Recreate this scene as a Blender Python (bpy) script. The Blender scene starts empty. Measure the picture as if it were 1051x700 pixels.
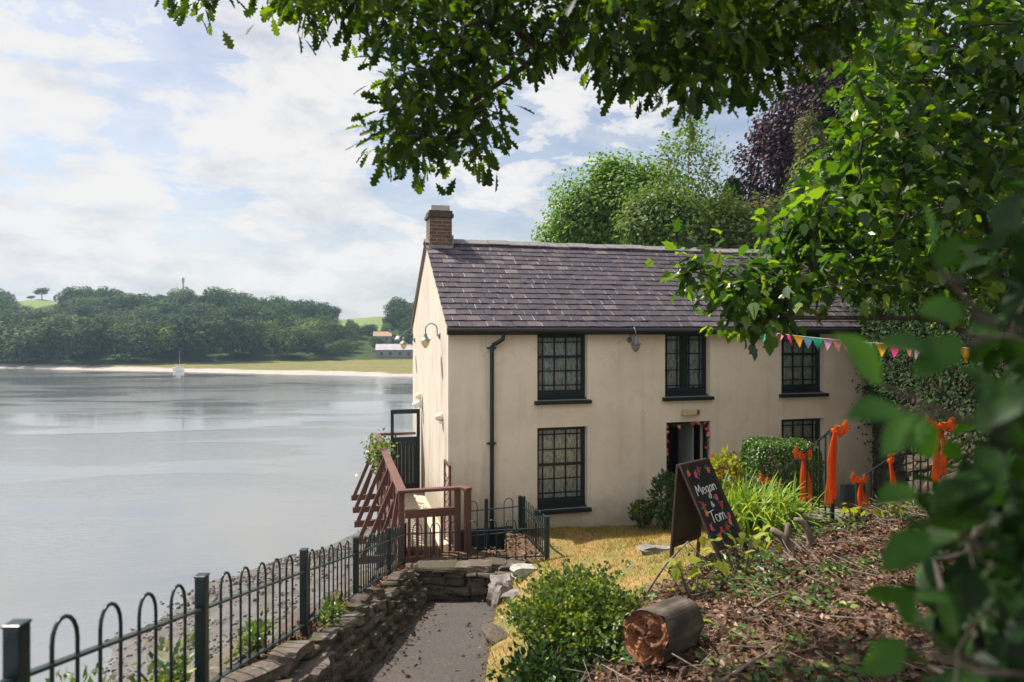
import bpy, bmesh, math, random
import numpy as np
from mathutils import Vector, Matrix
S = bpy.context.scene
COL = S.collection
rng = np.random.default_rng(7)
R = math.radians
EYE = 3.65                       # height of the eye above the cottage garden
FPX = 700.7                      # focal length in pixels of the photograph
# ------------------------------------------------------------ camera
cam_d = bpy.data.cameras.new('camera')
cam = bpy.data.objects.new('camera', cam_d); COL.objects.link(cam)
cam_d.lens = 24.0; cam_d.sensor_width = 36.0
cam_d.shift_y = -13.0/1051.0
cam_d.clip_start = 0.05; cam_d.clip_end = 6000
cam.location = (0, 0, EYE); cam.rotation_euler = (R(90), 0, 0)
cam_d.dof.use_dof = True; cam_d.dof.focus_distance = 11.5; cam_d.dof.aperture_fstop = 2.2
S.camera = cam
# ------------------------------------------------------------ sun, sky, exposure
SUN_EL = R(54.0)
SUN_AZ = math.atan2(-.88, .47)   # left and a little ahead of the camera
sx, sy, sz = math.cos(SUN_EL)*math.sin(SUN_AZ), math.cos(SUN_EL)*math.cos(SUN_AZ), math.sin(SUN_EL)
sun_d = bpy.data.lights.new('sun', 'SUN'); sun_d.energy = 4.2; sun_d.angle = R(.53); sun_d.color = (1, .94, .85)
sun = bpy.data.objects.new('sun', sun_d); COL.objects.link(sun)
sun.rotation_euler = Vector((sx, sy, sz)).to_track_quat('Z', 'Y').to_euler()
sun.location = (-20, 10, 40)
S.view_settings.view_transform = 'Standard'
S.view_settings.look = 'None'
S.view_settings.exposure = 1.0
S.view_settings.gamma = 1.0
S.view_settings.use_curve_mapping = False
wd = bpy.data.worlds.new('World'); S.world = wd; wd.use_nodes = True
wt = wd.node_tree; wt.nodes.clear()
def wn(t, **k):
    n = wt.nodes.new(t)
    for a, b in k.items(): setattr(n, a, b)
    return n
def wl(a, b): wt.links.new(a, b)
def wmath(op, a, b=None, c=None, clamp=False):
    n = wn('ShaderNodeMath', operation=op); n.use_clamp = clamp
    for i, v in enumerate((a, b, c)):
        if v is None: continue
        if isinstance(v, (int, float)): n.inputs[i].default_value = v
        else: wl(v, n.inputs[i])
    return n.outputs[0]
def wramp(v, stops):
    n = wn('ShaderNodeValToRGB'); e = n.color_ramp.elements
    while len(e) < len(stops): e.new(.5)
    for q, (p, c) in zip(e, stops):
        q.position = p; q.color = (c, c, c, 1) if isinstance(c, (int, float)) else (*c, 1)
    wl(v, n.inputs[0]); return n.outputs[0]
sky = wn('ShaderNodeTexSky', sky_type='NISHITA', sun_disc=False)
sky.sun_elevation = SUN_EL; sky.sun_rotation = SUN_AZ
sky.altitude = 0; sky.air_density = 1.0; sky.dust_density = 2.2; sky.ozone_density = 1.6
tcw = wn('ShaderNodeTexCoord'); sep = wn('ShaderNodeSeparateXYZ'); wl(tcw.outputs['Generated'], sep.inputs[0])
zz = wmath('ADD', wmath('MAXIMUM', sep.outputs[2], 0.0), 0.22)
px_ = wmath('DIVIDE', sep.outputs[0], zz); py_ = wmath('DIVIDE', sep.outputs[1], zz)
def cloud_noise(scale, detail, rough, ox, oy, dist=0.0, stretch=1.0):
    cb = wn('ShaderNodeCombineXYZ'); wl(wmath('ADD', px_, ox), cb.inputs[0]); wl(wmath('MULTIPLY', wmath('ADD', py_, oy), stretch), cb.inputs[1])
    n = wn('ShaderNodeTexNoise'); n.inputs['Scale'].default_value = scale; n.inputs['Detail'].default_value = detail
    n.inputs['Roughness'].default_value = rough; n.inputs['Distortion'].default_value = dist
    wl(cb.outputs[0], n.inputs['Vector']); return n.outputs['Fac']
CLO = dict(ox=0.0, oy=0.0)
def dir_noise(scale, detail, rough, off, dist=0.0, zs=2.0, lac=2.0):
    mp = wn('ShaderNodeMapping'); mp.inputs['Location'].default_value = off; mp.inputs['Scale'].default_value = (1, 1, zs); wl(tcw.outputs['Generated'], mp.inputs[0])
    n = wn('ShaderNodeTexNoise'); n.inputs['Scale'].default_value = scale; n.inputs['Detail'].default_value = detail; n.inputs['Lacunarity'].default_value = lac
    n.inputs['Roughness'].default_value = rough; n.inputs['Distortion'].default_value = dist; wl(mp.outputs[0], n.inputs['Vector']); return n.outputs['Fac']
OFA, OFB = (.91, .54, 7.17), (1.60, 5.03, 4.03)
big = dir_noise(2.3, 2, .5, OFA)
mid = dir_noise(6.5, 13, .63, OFB, .2, 2.3)
lefty = wmath('MULTIPLY', wmath('ADD', sep.outputs[0], .18), -.15)      # more cloud towards the sun side
cover = wmath('ADD', wmath('ADD', wmath('MULTIPLY', big, .50), wmath('MULTIPLY', mid, .80)), lefty)
mask = wramp(cover, [(.65, 0), (.675, .65), (.73, 1)])
wisp = wramp(cloud_noise(1.3, 9, .68, 9.3, 2.2, .6, 2.2), [(.40, .22), (.72, .60)])
mask2 = wmath('MAXIMUM', mask, wisp)
low = wramp(sep.outputs[2], [(.0, .85), (.10, .55), (.28, 0)])             # pale band of thin cloud near the horizon
mask3 = wmath('MAXIMUM', mask2, low)
# bright rims and grey undersides: compare the cloud with itself a little nearer the sun
mid2 = dir_noise(6.5, 9, .60, (OFB[0]-.03, OFB[1]+.01, OFB[2]+.10), .2, 2.3)
rim = wmath('ADD', wmath('MULTIPLY', wmath('SUBTRACT', mid, mid2), 2.2), .5)
thick = wramp(cover, [(.68, .8), (.86, .15)])
shade = wramp(wmath('ADD', wmath('MULTIPLY', rim, .6), wmath('MULTIPLY', thick, .4)), [(.28, 0), (.60, 1)])
ccol = wn('ShaderNodeMixRGB'); wl(shade, ccol.inputs[0]); ccol.inputs[1].default_value = (3.0, 3.16, 3.52, 1); ccol.inputs[2].default_value = (4.5, 4.44, 4.42, 1)
# unseen bright cloud bank added behind the camera as fill light for the facade
back_fill = wramp(wmath('MULTIPLY', wmath('ADD', wmath('MULTIPLY', sep.outputs[1], -.9), wmath('MULTIPLY', sep.outputs[0], .45)), 1.0), [(.10, 0), (.55, 1)])
front = wn('ShaderNodeMixRGB', blend_type='MULTIPLY'); front.inputs[0].default_value = 1.0; wl(ccol.outputs[0], front.inputs[1]); wl(wramp(back_fill, [(0, .5), (1, .88)]), front.inputs[2])
fscale = wn('ShaderNodeMixRGB', blend_type='ADD'); fscale.inputs[0].default_value = 1.0; wl(front.outputs[0], fscale.inputs[1]); wl(front.outputs[0], fscale.inputs[2])
mask3 = wmath('MAXIMUM', mask3, wmath('MULTIPLY', back_fill, .85))
mixc = wn('ShaderNodeMixRGB'); wl(mask3, mixc.inputs[0]); wl(fscale.outputs[0], mixc.inputs[2])
skyg = wn('ShaderNodeMixRGB', blend_type='MULTIPLY'); skyg.inputs[0].default_value = 1.0; wl(sky.outputs[0], skyg.inputs[1]); skyg.inputs[2].default_value = (.70, .70, .70, 1)
wl(skyg.outputs[0], mixc.inputs[1])
bg = wn('ShaderNodeBackground'); bg.inputs[1].default_value = 0.10; wl(mixc.outputs[0], bg.inputs[0])
wo = wn('ShaderNodeOutputWorld'); wl(bg.outputs[0], wo.inputs[0])
S.cycles.max_bounces = 8; S.cycles.transparent_max_bounces = 12; S.cycles.use_adaptive_sampling = True
S.cycles.use_denoising = True
S.cycles.caustics_reflective = False; S.cycles.caustics_refractive = False

# ------------------------------------------------------------ materials
class NT:
    """small helper round one material's node tree"""
    def __init__(s, name):
        s.m = bpy.data.materials.new(name); s.m.use_nodes = True; s.t = s.m.node_tree; s.t.nodes.clear()
        s.out = s.n('ShaderNodeOutputMaterial'); s.p = s.n('ShaderNodeBsdfPrincipled'); s.l(s.p.outputs[0], s.out.inputs[0])
    def n(s, t, **k):
        q = s.t.nodes.new(t)
        for a, b in k.items(): setattr(q, a, b)
        return q
    def l(s, a, b): s.t.links.new(a, b)
    def set(s, **k):
        for a, b in k.items():
            i = s.p.inputs[a.replace('_', ' ')]
            if hasattr(b, 'is_linked') or isinstance(b, bpy.types.NodeSocket): s.l(b, i)
            else: i.default_value = (*b, 1) if isinstance(b, tuple) and len(b) == 3 else b
        return s
    def coord(s, kind='Object', scale=(1, 1, 1)):
        t = s.n('ShaderNodeTexCoord'); m = s.n('ShaderNodeMapping'); m.inputs['Scale'].default_value = scale
        s.l(t.outputs[kind], m.inputs[0]); return m.outputs[0]
    def noise(s, scale, detail=4, rough=.55, vec=None, dist=0., stretch=(1, 1, 1)):
        n = s.n('ShaderNodeTexNoise'); n.inputs['Scale'].default_value = scale; n.inputs['Detail'].default_value = detail
        n.inputs['Roughness'].default_value = rough; n.inputs['Distortion'].default_value = dist
        s.l(vec if vec is not None else s.coord('Object', stretch), n.inputs['Vector']); return n.outputs['Fac']
    def ramp(s, v, stops, interp='LINEAR'):
        n = s.n('ShaderNodeValToRGB'); n.color_ramp.interpolation = interp; e = n.color_ramp.elements
        while len(e) < len(stops): e.new(.5)
        for q, (p, c) in zip(e, stops):
            q.position = p; q.color = (c, c, c, 1) if isinstance(c, (int, float)) else (*c, 1)
        s.l(v, n.inputs[0]); return n.outputs[0]
    def mix(s, f, a, b, mode='MIX'):
        n = s.n('ShaderNodeMixRGB', blend_type=mode)
        for i, v in enumerate((f, a, b)):
            if isinstance(v, bpy.types.NodeSocket): s.l(v, n.inputs[i])
            elif i == 0: n.inputs[0].default_value = v
            else: n.inputs[i].default_value = (*v, 1) if isinstance(v, tuple) else (v, v, v, 1)
        return n.outputs[0]
    def math(s, op, a, b=0., clamp=False):
        n = s.n('ShaderNodeMath', operation=op); n.use_clamp = clamp
        for i, v in enumerate((a, b)):
            if isinstance(v, bpy.types.NodeSocket): s.l(v, n.inputs[i])
            else: n.inputs[i].default_value = v
        return n.outputs[0]
    def bump(s, h, strength=.3, dist=.02):
        b = s.n('ShaderNodeBump'); b.inputs['Strength'].default_value = strength; b.inputs['Distance'].default_value = dist
        s.l(h, b.inputs['Height']); s.l(b.outputs[0], s.p.inputs['Normal']); return b
    def island(s): return s.n('ShaderNodeNewGeometry').outputs['Random Per Island']
    def objrand(s): return s.n('ShaderNodeObjectInfo').outputs['Random']

def plain(name, c, rough=.6, var=.25, scale=6., metal=0., bump=.0, spec=.5):
    t = NT(name)
    f = t.noise(scale, 5, .6)
    t.set(Base_Color=t.ramp(f, [(.3, tuple(x*(1-var) for x in c)), (.7, tuple(min(1, x*(1+var)) for x in c))]), Roughness=rough, Metallic=metal)
    t.p.inputs['Specular IOR Level'].default_value = spec
    if bump: t.bump(t.noise(scale*6, 4), bump, .01)
    return t.m

def leaf(name, stops, transl=.35, rough=.42, tcol=None, spec=.4, objvar=False):
    """leaf material: colour differs leaf by leaf, light passes through"""
    t = NT(name)
    r = t.island()
    col = t.ramp(r, stops)
    if objvar:
        o = t.objrand()
        col = t.mix(1.0, col, t.ramp(o, [(0, (.48, .62, .58)), (.4, (.80, .88, .8)), (.75, (1.25, 1.2, .85)), (.92, (1.8, 1.6, .9)), (1, (2.4, 2.0, .9))]), 'MULTIPLY')
    t.set(Base_Color=col, Roughness=rough); t.p.inputs['Specular IOR Level'].default_value = spec
    tr = t.n('ShaderNodeBsdfTranslucent')
    tc = t.mix(1.0, col, tcol or (2.2, 2.0, .7), 'MULTIPLY'); t.l(tc, tr.inputs[0])
    mx = t.n('ShaderNodeMixShader'); mx.inputs[0].default_value = transl
    t.l(t.p.outputs[0], mx.inputs[1]); t.l(tr.outputs[0], mx.inputs[2]); t.l(mx.outputs[0], t.out.inputs[0])
    return t.m

# ------------------------------------------------------------ mesh helpers
def link(name, me, mat=None, parent=None, smooth=False):
    o = bpy.data.objects.new(name, me); COL.objects.link(o)
    if mat: me.materials.append(mat)
    if smooth: me.polygons.foreach_set('use_smooth', np.ones(len(me.polygons), bool))
    if parent is not None: o.parent = parent
    return o
def fast_mesh(name, V, loops, starts, totals):
    me = bpy.data.meshes.new(name)
    me.vertices.add(len(V)); me.vertices.foreach_set('co', np.ascontiguousarray(V, np.float32).ravel())
    me.loops.add(len(loops)); me.loops.foreach_set('vertex_index', np.ascontiguousarray(loops, np.int32))
    me.polygons.add(len(starts)); me.polygons.foreach_set('loop_start', np.ascontiguousarray(starts, np.int32))
    me.polygons.foreach_set('loop_total', np.ascontiguousarray(totals, np.int32))
    me.update(calc_edges=True); me.validate(); return me
class MB:
    """collects shapes, then links them as ONE mesh object"""
    def __init__(s): s.v = []; s.f = []; s.n = 0
    def add(s, V, F):
        V = np.asarray(V, float); s.v.append(V); s.f += [tuple(int(i)+s.n for i in f) for f in F]; s.n += len(V); return s
    def box(s, c, d, rot=None):
        x, y, z = (q/2 for q in d)
        V = np.array([(-x,-y,-z),(x,-y,-z),(x,y,-z),(-x,y,-z),(-x,-y,z),(x,-y,z),(x,y,z),(-x,y,z)])
        if rot is not None: V = V @ np.array(rot).T
        return s.add(V+np.array(c), [(0,3,2,1),(4,5,6,7),(0,1,5,4),(1,2,6,5),(2,3,7,6),(3,0,4,7)])
    def span(s, a, b):
        a = np.array(a, float); b = np.array(b, float); return s.box((a+b)/2, np.abs(b-a))
    def beam(s, p0, p1, w, h, up=(0, 0, 1)):
        p0 = np.array(p0, float); p1 = np.array(p1, float); d = p1-p0; L = np.linalg.norm(d); d /= L
        u = np.array(up, float); x = np.cross(d, u)
        if np.linalg.norm(x) < 1e-5: x = np.cross(d, (1, 0, 0))
        x /= np.linalg.norm(x); u = np.cross(x, d)
        return s.box((p0+p1)/2, (w, L, h), np.stack([x, d, u], 1))
    def tube(s, P, r, k=6, caps=True):
        P = np.asarray(P, float); n = len(P); r = np.broadcast_to(np.asarray(r, float), (n,))
        T = np.gradient(P, axis=0); T /= np.linalg.norm(T, axis=1)[:, None]+1e-9
        a = np.array((0, 0, 1.)) if abs(T[0, 2]) < .9 else np.array((1., 0, 0))
        V = []
        for i in range(n):
            x = np.cross(T[i], a); x /= np.linalg.norm(x)+1e-9; a = np.cross(x, T[i])
            th = np.arange(k)*2*math.pi/k
            V.append(P[i]+r[i]*(np.cos(th)[:, None]*x+np.sin(th)[:, None]*a))
        V = np.concatenate(V); F = []
        for i in range(n-1):
            for j in range(k):
                q = (j+1) % k; F.append((i*k+j, i*k+q, (i+1)*k+q, (i+1)*k+j))
        if caps: F.append(tuple(range(k-1, -1, -1))); F.append(tuple((n-1)*k+j for j in range(k)))
        return s.add(V, F)
    def lathe(s, prof, c=(0, 0, 0), k=16, rot=None):
        V = []; F = []
        for r, z in prof:
            th = np.arange(k)*2*math.pi/k; V.append(np.stack([r*np.cos(th), r*np.sin(th), np.full(k, z)], 1))
        V = np.concatenate(V)
        if rot is not None: V = V @ np.array(rot).T
        for i in range(len(prof)-1):
            for j in range(k):
                q = (j+1) % k; F.append((i*k+j, i*k+q, (i+1)*k+q, (i+1)*k+j))
        F.append(tuple(range(k-1, -1, -1))); F.append(tuple((len(prof)-1)*k+j for j in range(k)))
        return s.add(V+np.array(c), F)
    def prism(s, poly, y0, y1):          # polygon in xz, pushed along y
        n = len(poly); V = [(x, y0, z) for x, z in poly]+[(x, y1, z) for x, z in poly]
        F = [tuple(range(n)), tuple(range(2*n-1, n-1, -1))]+[(i, n+i, n+(i+1) % n, (i+1) % n) for i in range(n)]
        return s.add(V, F)
    def build(s, name, mat, parent=None, smooth=False, bevel=0.):
        me = bpy.data.meshes.new(name); me.from_pydata(np.concatenate(s.v).tolist(), [], s.f); me.update()
        bm = bmesh.new(); bm.from_mesh(me); bmesh.ops.recalc_face_normals(bm, faces=bm.faces); bm.to_mesh(me); bm.free()
        o = link(name, me, mat, parent, smooth)
        if bevel:
            b = o.modifiers.new('bevel', 'BEVEL'); b.width = bevel; b.segments = 2; b.limit_method = 'ANGLE'; b.angle_limit = R(40); b.harden_normals = False
        return o
def join(a, others):
    """one mesh out of several, each keeping its material"""
    bm = bmesh.new(); bm.from_mesh(a.data)
    for o in others:
        k = len(bm.faces); bm.from_mesh(o.data); bm.faces.ensure_lookup_table(); a.data.materials.append(o.data.materials[0])
        for f in bm.faces[k:]: f.material_index = len(a.data.materials)-1
        bpy.data.objects.remove(o)
    bm.to_mesh(a.data); bm.free(); return a
def tag(o, label=None, cat=None, group=None, kind=None):
    if label: o['label'] = label
    if cat: o['category'] = cat
    if group: o['group'] = group
    if kind: o['kind'] = kind
    return o
def thing(name, label, cat, loc=(0, 0, 0), rotz=0., group=None):
    o = bpy.data.objects.new(name, None); COL.objects.link(o); o.location = loc; o.rotation_euler = (0, 0, rotz)
    o.empty_display_size = .2
    return tag(o, label, cat, group)
def W(px, py, Y):                       # a point of the photograph at depth Y
    return np.array(((px-525.5)/FPX*Y, Y, EYE+(337-py)/FPX*Y))
def copy_tree(o, parent=None):
    c = o.copy(); COL.objects.link(c)
    if parent is not None: c.parent = parent
    for ch in list(o.children): copy_tree(ch, c)
    return c

# ------------------------------------------------------------ foliage helpers
def rand_rot(n, g=rng):
    q = g.normal(size=(n, 4)); q /= np.linalg.norm(q, axis=1)[:, None]
    w, x, y, z = q.T
    return np.stack([np.stack([1-2*(y*y+z*z), 2*(x*y-z*w), 2*(x*z+y*w)], 1), np.stack([2*(x*y+z*w), 1-2*(x*x+z*z), 2*(y*z-x*w)], 1), np.stack([2*(x*z-y*w), 2*(y*z+x*w), 1-2*(x*x+y*y)], 1)], 1)
def frame_from(dirs, g=rng, up=None, updev=.6):
    """rotation matrices whose y axis is dirs (leaf runs along it) and z axis roughly up"""
    n = len(dirs); d = dirs/(np.linalg.norm(dirs, axis=1)[:, None]+1e-9)
    u = np.tile((0., 0., 1.), (n, 1)) if up is None else up
    u = u+g.normal(size=(n, 3))*updev
    x = np.cross(d, u); x /= np.linalg.norm(x, axis=1)[:, None]+1e-9
    z = np.cross(x, d)
    return np.stack([x, d, z], 2)
LEAF4 = (np.array([(0,0,0),(-.27,.42,.07),(0,.45,0),(.27,.42,.07),(0,1,-.10)]), [(0,2,1),(1,2,4),(0,3,2),(2,3,4)])
LEAFW = (np.array([(0,0,0),(-.42,.35,.05),(-.3,.8,.02),(0,1,-.06),(.3,.8,.02),(.42,.35,.05),(0,.5,0)]), [(0,6,2,1),(6,3,2),(0,5,4,6),(6,4,3)])
LEAFQ = (np.array([(0,0,0),(-.36,.5,.06),(0,1,0),(.36,.5,-.06)]), [(0,3,2,1)])
LEAF6 = (np.array([(0,0,0),(-.2,.2,.04),(-.31,.45,.07),(-.2,.75,.03),(0,1,-.12),(.2,.75,.03),(.31,.45,.07),(.2,.2,.04),(0,.5,-.01)]),
         [(0,8,2,1),(8,4,3,2),(0,7,6,8),(8,6,5,4)])
def oak_leaf():
    half = [(.03,.0),(.05,.16),(.16,.24),(.10,.33),(.24,.45),(.13,.54),(.28,.68),(.14,.74),(.19,.88),(.07,.95)]
    V = [(0,0,0),(0,.33,0),(0,.66,-.02),(0,1.0,-.07)]
    F = []
    for sg in (1, -1):
        b = len(V); V += [(sg*x, y, .28*abs(x)-.07*y*y) for x, y in half]
        idx = [b+i for i in range(len(half))]
        poly = [0]+idx+[3, 2, 1]
        F.append(tuple(poly) if sg > 0 else tuple(reversed(poly)))
    return np.array(V), F
OAK = oak_leaf()
def fig_leaf():        # broad five-pointed leaf, drooping edges
    half = [(.06,-.04),(.22,.02),(.36,.20),(.28,.30),(.42,.46),(.26,.52),(.20,.72)]
    V = [(0,0,0),(0,.45,.03),(0,1.,-.12)]; F = []
    for sg in (1, -1):
        b = len(V); V += [(sg*x, y, -.22*x*x*2+.05*(y > .3)) for x, y in half]
        poly = [0]+[b+i for i in range(len(half))]+[2, 1]
        F.append(tuple(poly) if sg > 0 else tuple(reversed(poly)))
    return np.array(V), F
FIG = fig_leaf()
def frame_norm(nrm, g=rng, dev=.45):
    """leaf frames whose face looks along nrm and whose tip hangs down"""
    z = nrm/(np.linalg.norm(nrm, axis=1)[:, None]+1e-9)+g.normal(size=nrm.shape)*dev; z /= np.linalg.norm(z, axis=1)[:, None]+1e-9
    y = g.normal(size=nrm.shape)*.6+np.array((0, 0, -.8)); y -= z*(y*z).sum(1)[:, None]; y /= np.linalg.norm(y, axis=1)[:, None]+1e-9
    return np.stack([np.cross(y, z), y, z], 2)
def scatter(name, tmpl, P, M, size, mat, parent=None, smooth=False):
    """one mesh of many copies of a template: P points, M rotations, size scales"""
    tv, tf = tmpl; n = len(P); k = len(tv)
    size = np.broadcast_to(np.asarray(size, float), (n,))
    V = np.einsum('nij,kj->nki', M, tv)*size[:, None, None]+P[:, None, :]
    loops = np.concatenate([np.array(f) for f in tf]); tot = np.array([len(f) for f in tf]); nl = len(loops)
    L = (loops[None, :]+(np.arange(n)*k)[:, None]).ravel()
    T = np.tile(tot, n); St = np.concatenate([[0], np.cumsum(T)[:-1]])
    return link(name, fast_mesh(name, V.reshape(-1, 3), L, St, T), mat, parent, smooth)
def in_poly(x, y, poly):
    r = np.zeros(len(x), bool); n = len(poly)
    for i in range(n):
        x0, y0 = poly[i]; x1, y1 = poly[(i+1) % n]
        c = ((y0 > y) != (y1 > y)) & (x < (x1-x0)*(y-y0)/(y1-y0+1e-12)+x0)
        r ^= c
    return r
def grow(limbs, tips, r_tip=.004, power=.45, bias=.35):
    """branch skeleton: limbs are given polylines (first starts at the root); tips join the nearest branch"""
    N = []; par = []
    for li, pl in enumerate(limbs):
        pl = np.asarray(pl, float)
        pts = [pl[0]]
        for a, b in zip(pl[:-1], pl[1:]):
            m = max(2, int(np.linalg.norm(b-a)/.25)+1)
            for q in np.linspace(0, 1, m)[1:]: pts.append(a+(b-a)*q)
        if li == 0: prev = -1; st = 0
        else:
            d = np.linalg.norm(np.array(N)-pts[0], axis=1); prev = int(d.argmin()); st = 1
        for p in pts[st:]:
            N.append(np.array(p)); par.append(prev); prev = len(N)-1
    cost = np.zeros(len(N))
    for i in range(len(N)):
        if par[i] >= 0: cost[i] = cost[par[i]]+np.linalg.norm(N[i]-N[par[i]])
    tips = np.asarray(tips, float); todo = np.ones(len(tips), bool)
    arr = np.array(N); best = np.full(len(tips), 1e9); bi = np.zeros(len(tips), int)
    for i in range(len(arr)):
        d = np.linalg.norm(tips-arr[i], axis=1); c = d+bias*cost[i]*.2
        u = c < best; best[u] = c[u]; bi[u] = i
    cost = list(cost); tipnode = np.zeros(len(tips), int)
    for _ in range(len(tips)):
        j = int(np.where(todo, best, 1e9).argmin()); todo[j] = False
        p0 = N[bi[j]]; p1 = tips[j]; L = np.linalg.norm(p1-p0); prev = bi[j]
        m = max(1, int(L/.3))
        for q in range(1, m+1):
            f = q/m; p = p0+(p1-p0)*f+(rng.normal(size=3)*.03*L if q < m else 0)+np.array((0, 0, .06*L*math.sin(f*math.pi)))
            N.append(p); par.append(prev); cost.append(cost[prev]+L/m); prev = len(N)-1
            d = np.linalg.norm(tips-p, axis=1); c = d+bias*cost[prev]*.2
            u = (c < best) & todo; best[u] = c[u]; bi[u] = prev
        tipnode[j] = prev
    n = len(N); load = np.zeros(n)
    for q in tipnode: load[q] += 1
    for i in range(n-1, -1, -1):
        if par[i] >= 0: load[par[i]] += load[i]
    rad = r_tip*np.maximum(load, 1)**power
    return np.array(N), np.array(par), rad, tipnode
def branches(name, N, par, rad, mat, parent, k=5, rmin=0.):
    """tube mesh for a skeleton: every edge a short tapered piece with shared joints"""
    n = len(N); ch = [[] for _ in range(n)]
    for i, p in enumerate(par):
        if p >= 0: ch[p].append(i)
    mb = MB()
    starts = [(i, None) for i in range(n) if par[i] < 0]
    while starts:
        i, p = starts.pop(); P = [] if p is None else [N[p]]; r = [] if p is None else [min(rad[p], rad[i]*1.25)]
        while True:
            P.append(N[i]); r.append(rad[i])
            if not ch[i]: break
            c = sorted(ch[i], key=lambda q: -rad[q]); starts += [(q, i) for q in c[1:]]; i = c[0]
        if len(P) > 1 and max(r) >= rmin: mb.tube(P, r, k if max(r) > .012 else 4)
    return mb.build(name, mat, parent, smooth=True)
# ============================================================ the lie of the land (heights relative to the eye, then + EYE)
TH = R(14.8); CT, ST = math.cos(TH), math.sin(TH)
CX, CY = -1.122, 12.0
def H(t, s, z=0.): return np.array((CX+t*CT-s*ST, CY+t*ST+s*CT, z))     # cottage frame to world (z from the garden)
def zfb(Y): return -2.352-.2495*(np.maximum(Y, .8)-5.3)                   # foot of the shore fence
def zpath(Y): return -2.77-.263*(np.clip(Y, 1.0, 9.9)-5.4)
ctrl = [(-.2,y,float(zpath(np.array(y)))+.06) for y in (0,1,2.5,4,5.4,6.8,8.2,9.3)]
ctrl += [(.5,4.8,-2.44),(1.0,4.6,-2.24),(1.7,3.9,-1.98),(1.6,6.93,-2.49),(2.0,6.47,-2.26),(2.39,6.82,-2.31),(1.99,7.28,-2.46),
         (4.0,8.4,-2.40),(5.4,8.8,-2.18),(1.0,8.5,-3.02),(.1,8.6,-3.40),(.25,9.5,-3.40),(.52,10.0,-3.40),(.18,11.4,-3.43),
         (2.5,10,-3.05),(4.2,11,-3.35),(6,12,-3.5),(1,12.4,-3.64),(3,12.9,-3.72),(5,13.3,-3.72),(7,13.8,-3.7),(0,12.2,-3.6),(-1,11.8,-3.6),(-1,10.4,-3.55),
         (1,1,-1.62),(2,2,-1.5),(3,4,-1.62),(4.6,5.5,-1.6),(5.8,8,-1.95),(3,6,-2.08),(3.2,7.6,-2.42),(2.8,8.8,-2.75),(.6,2.6,-1.92),(1.2,0,-1.5),(3,0,-1.3),(5,2,-1.2),(7,14.6,-3.7),(9,14.6,-3.6)]
cp = np.array(ctrl)
def tps_k(d2): return .5*d2*np.log(d2+1e-9)
def tps_fit(P, z, lam=.02):
    n = len(P); d2 = ((P[:, None]-P[None])**2).sum(2); K = tps_k(d2)+lam*np.eye(n)
    A = np.zeros((n+3, n+3)); A[:n, :n] = K; A[:n, n] = 1; A[:n, n+1:] = P; A[n, :n] = 1; A[n+1:, :n] = P.T
    return np.linalg.solve(A, np.concatenate([z, np.zeros(3)]))
tw = tps_fit(cp[:, :2], cp[:, 2])
def vnoise(x, y, f, seed=0):
    """smooth value noise"""
    x = np.asarray(x)*f; y = np.asarray(y)*f; xi = np.floor(x).astype(int); yi = np.floor(y).astype(int); fx = x-xi; fy = y-yi
    fx = fx*fx*(3-2*fx); fy = fy*fy*(3-2*fy)
    def h(a, b):
        n = (a*374761393+b*668265263+seed*974711) & 0x7fffffff; n = (n ^ (n >> 13))*1274126177 & 0x7fffffff
        return ((n ^ (n >> 16)) & 0xffff)/65535.
    return (h(xi, yi)*(1-fx)+h(xi+1, yi)*fx)*(1-fy)+(h(xi, yi+1)*(1-fx)+h(xi+1, yi+1)*fx)*fy-.5
def bank(X, Y):
    sh = X.shape; Q = np.stack([X.ravel(), Y.ravel()], 1); out = np.zeros(len(Q))
    for a in range(0, len(Q), 20000):
        q = Q[a:a+20000]; d2 = ((q[:, None]-cp[None, :, :2])**2).sum(2)
        out[a:a+20000] = tps_k(d2) @ tw[:len(cp)]+tw[len(cp)]+q @ tw[len(cp)+1:]
    return out.reshape(sh)
def edge(Y):
    return np.interp(Y, [-10, 11.2, 11.22, 12.2, 17, 17.4, 18.5, 60], [-1.8, -1.8, -.55, -.65, -1.95, -1.95, -2.4, -1.0])
WALLX = ([-6, 2, 4, 6, 9.5, 14.5, 16.5], [4.2, 4.4, 5.6, 6.5, 6.95, 7.75, 8.2])
def xwall(Y): return np.interp(Y, *WALLX)
WATER = -8.5
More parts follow.
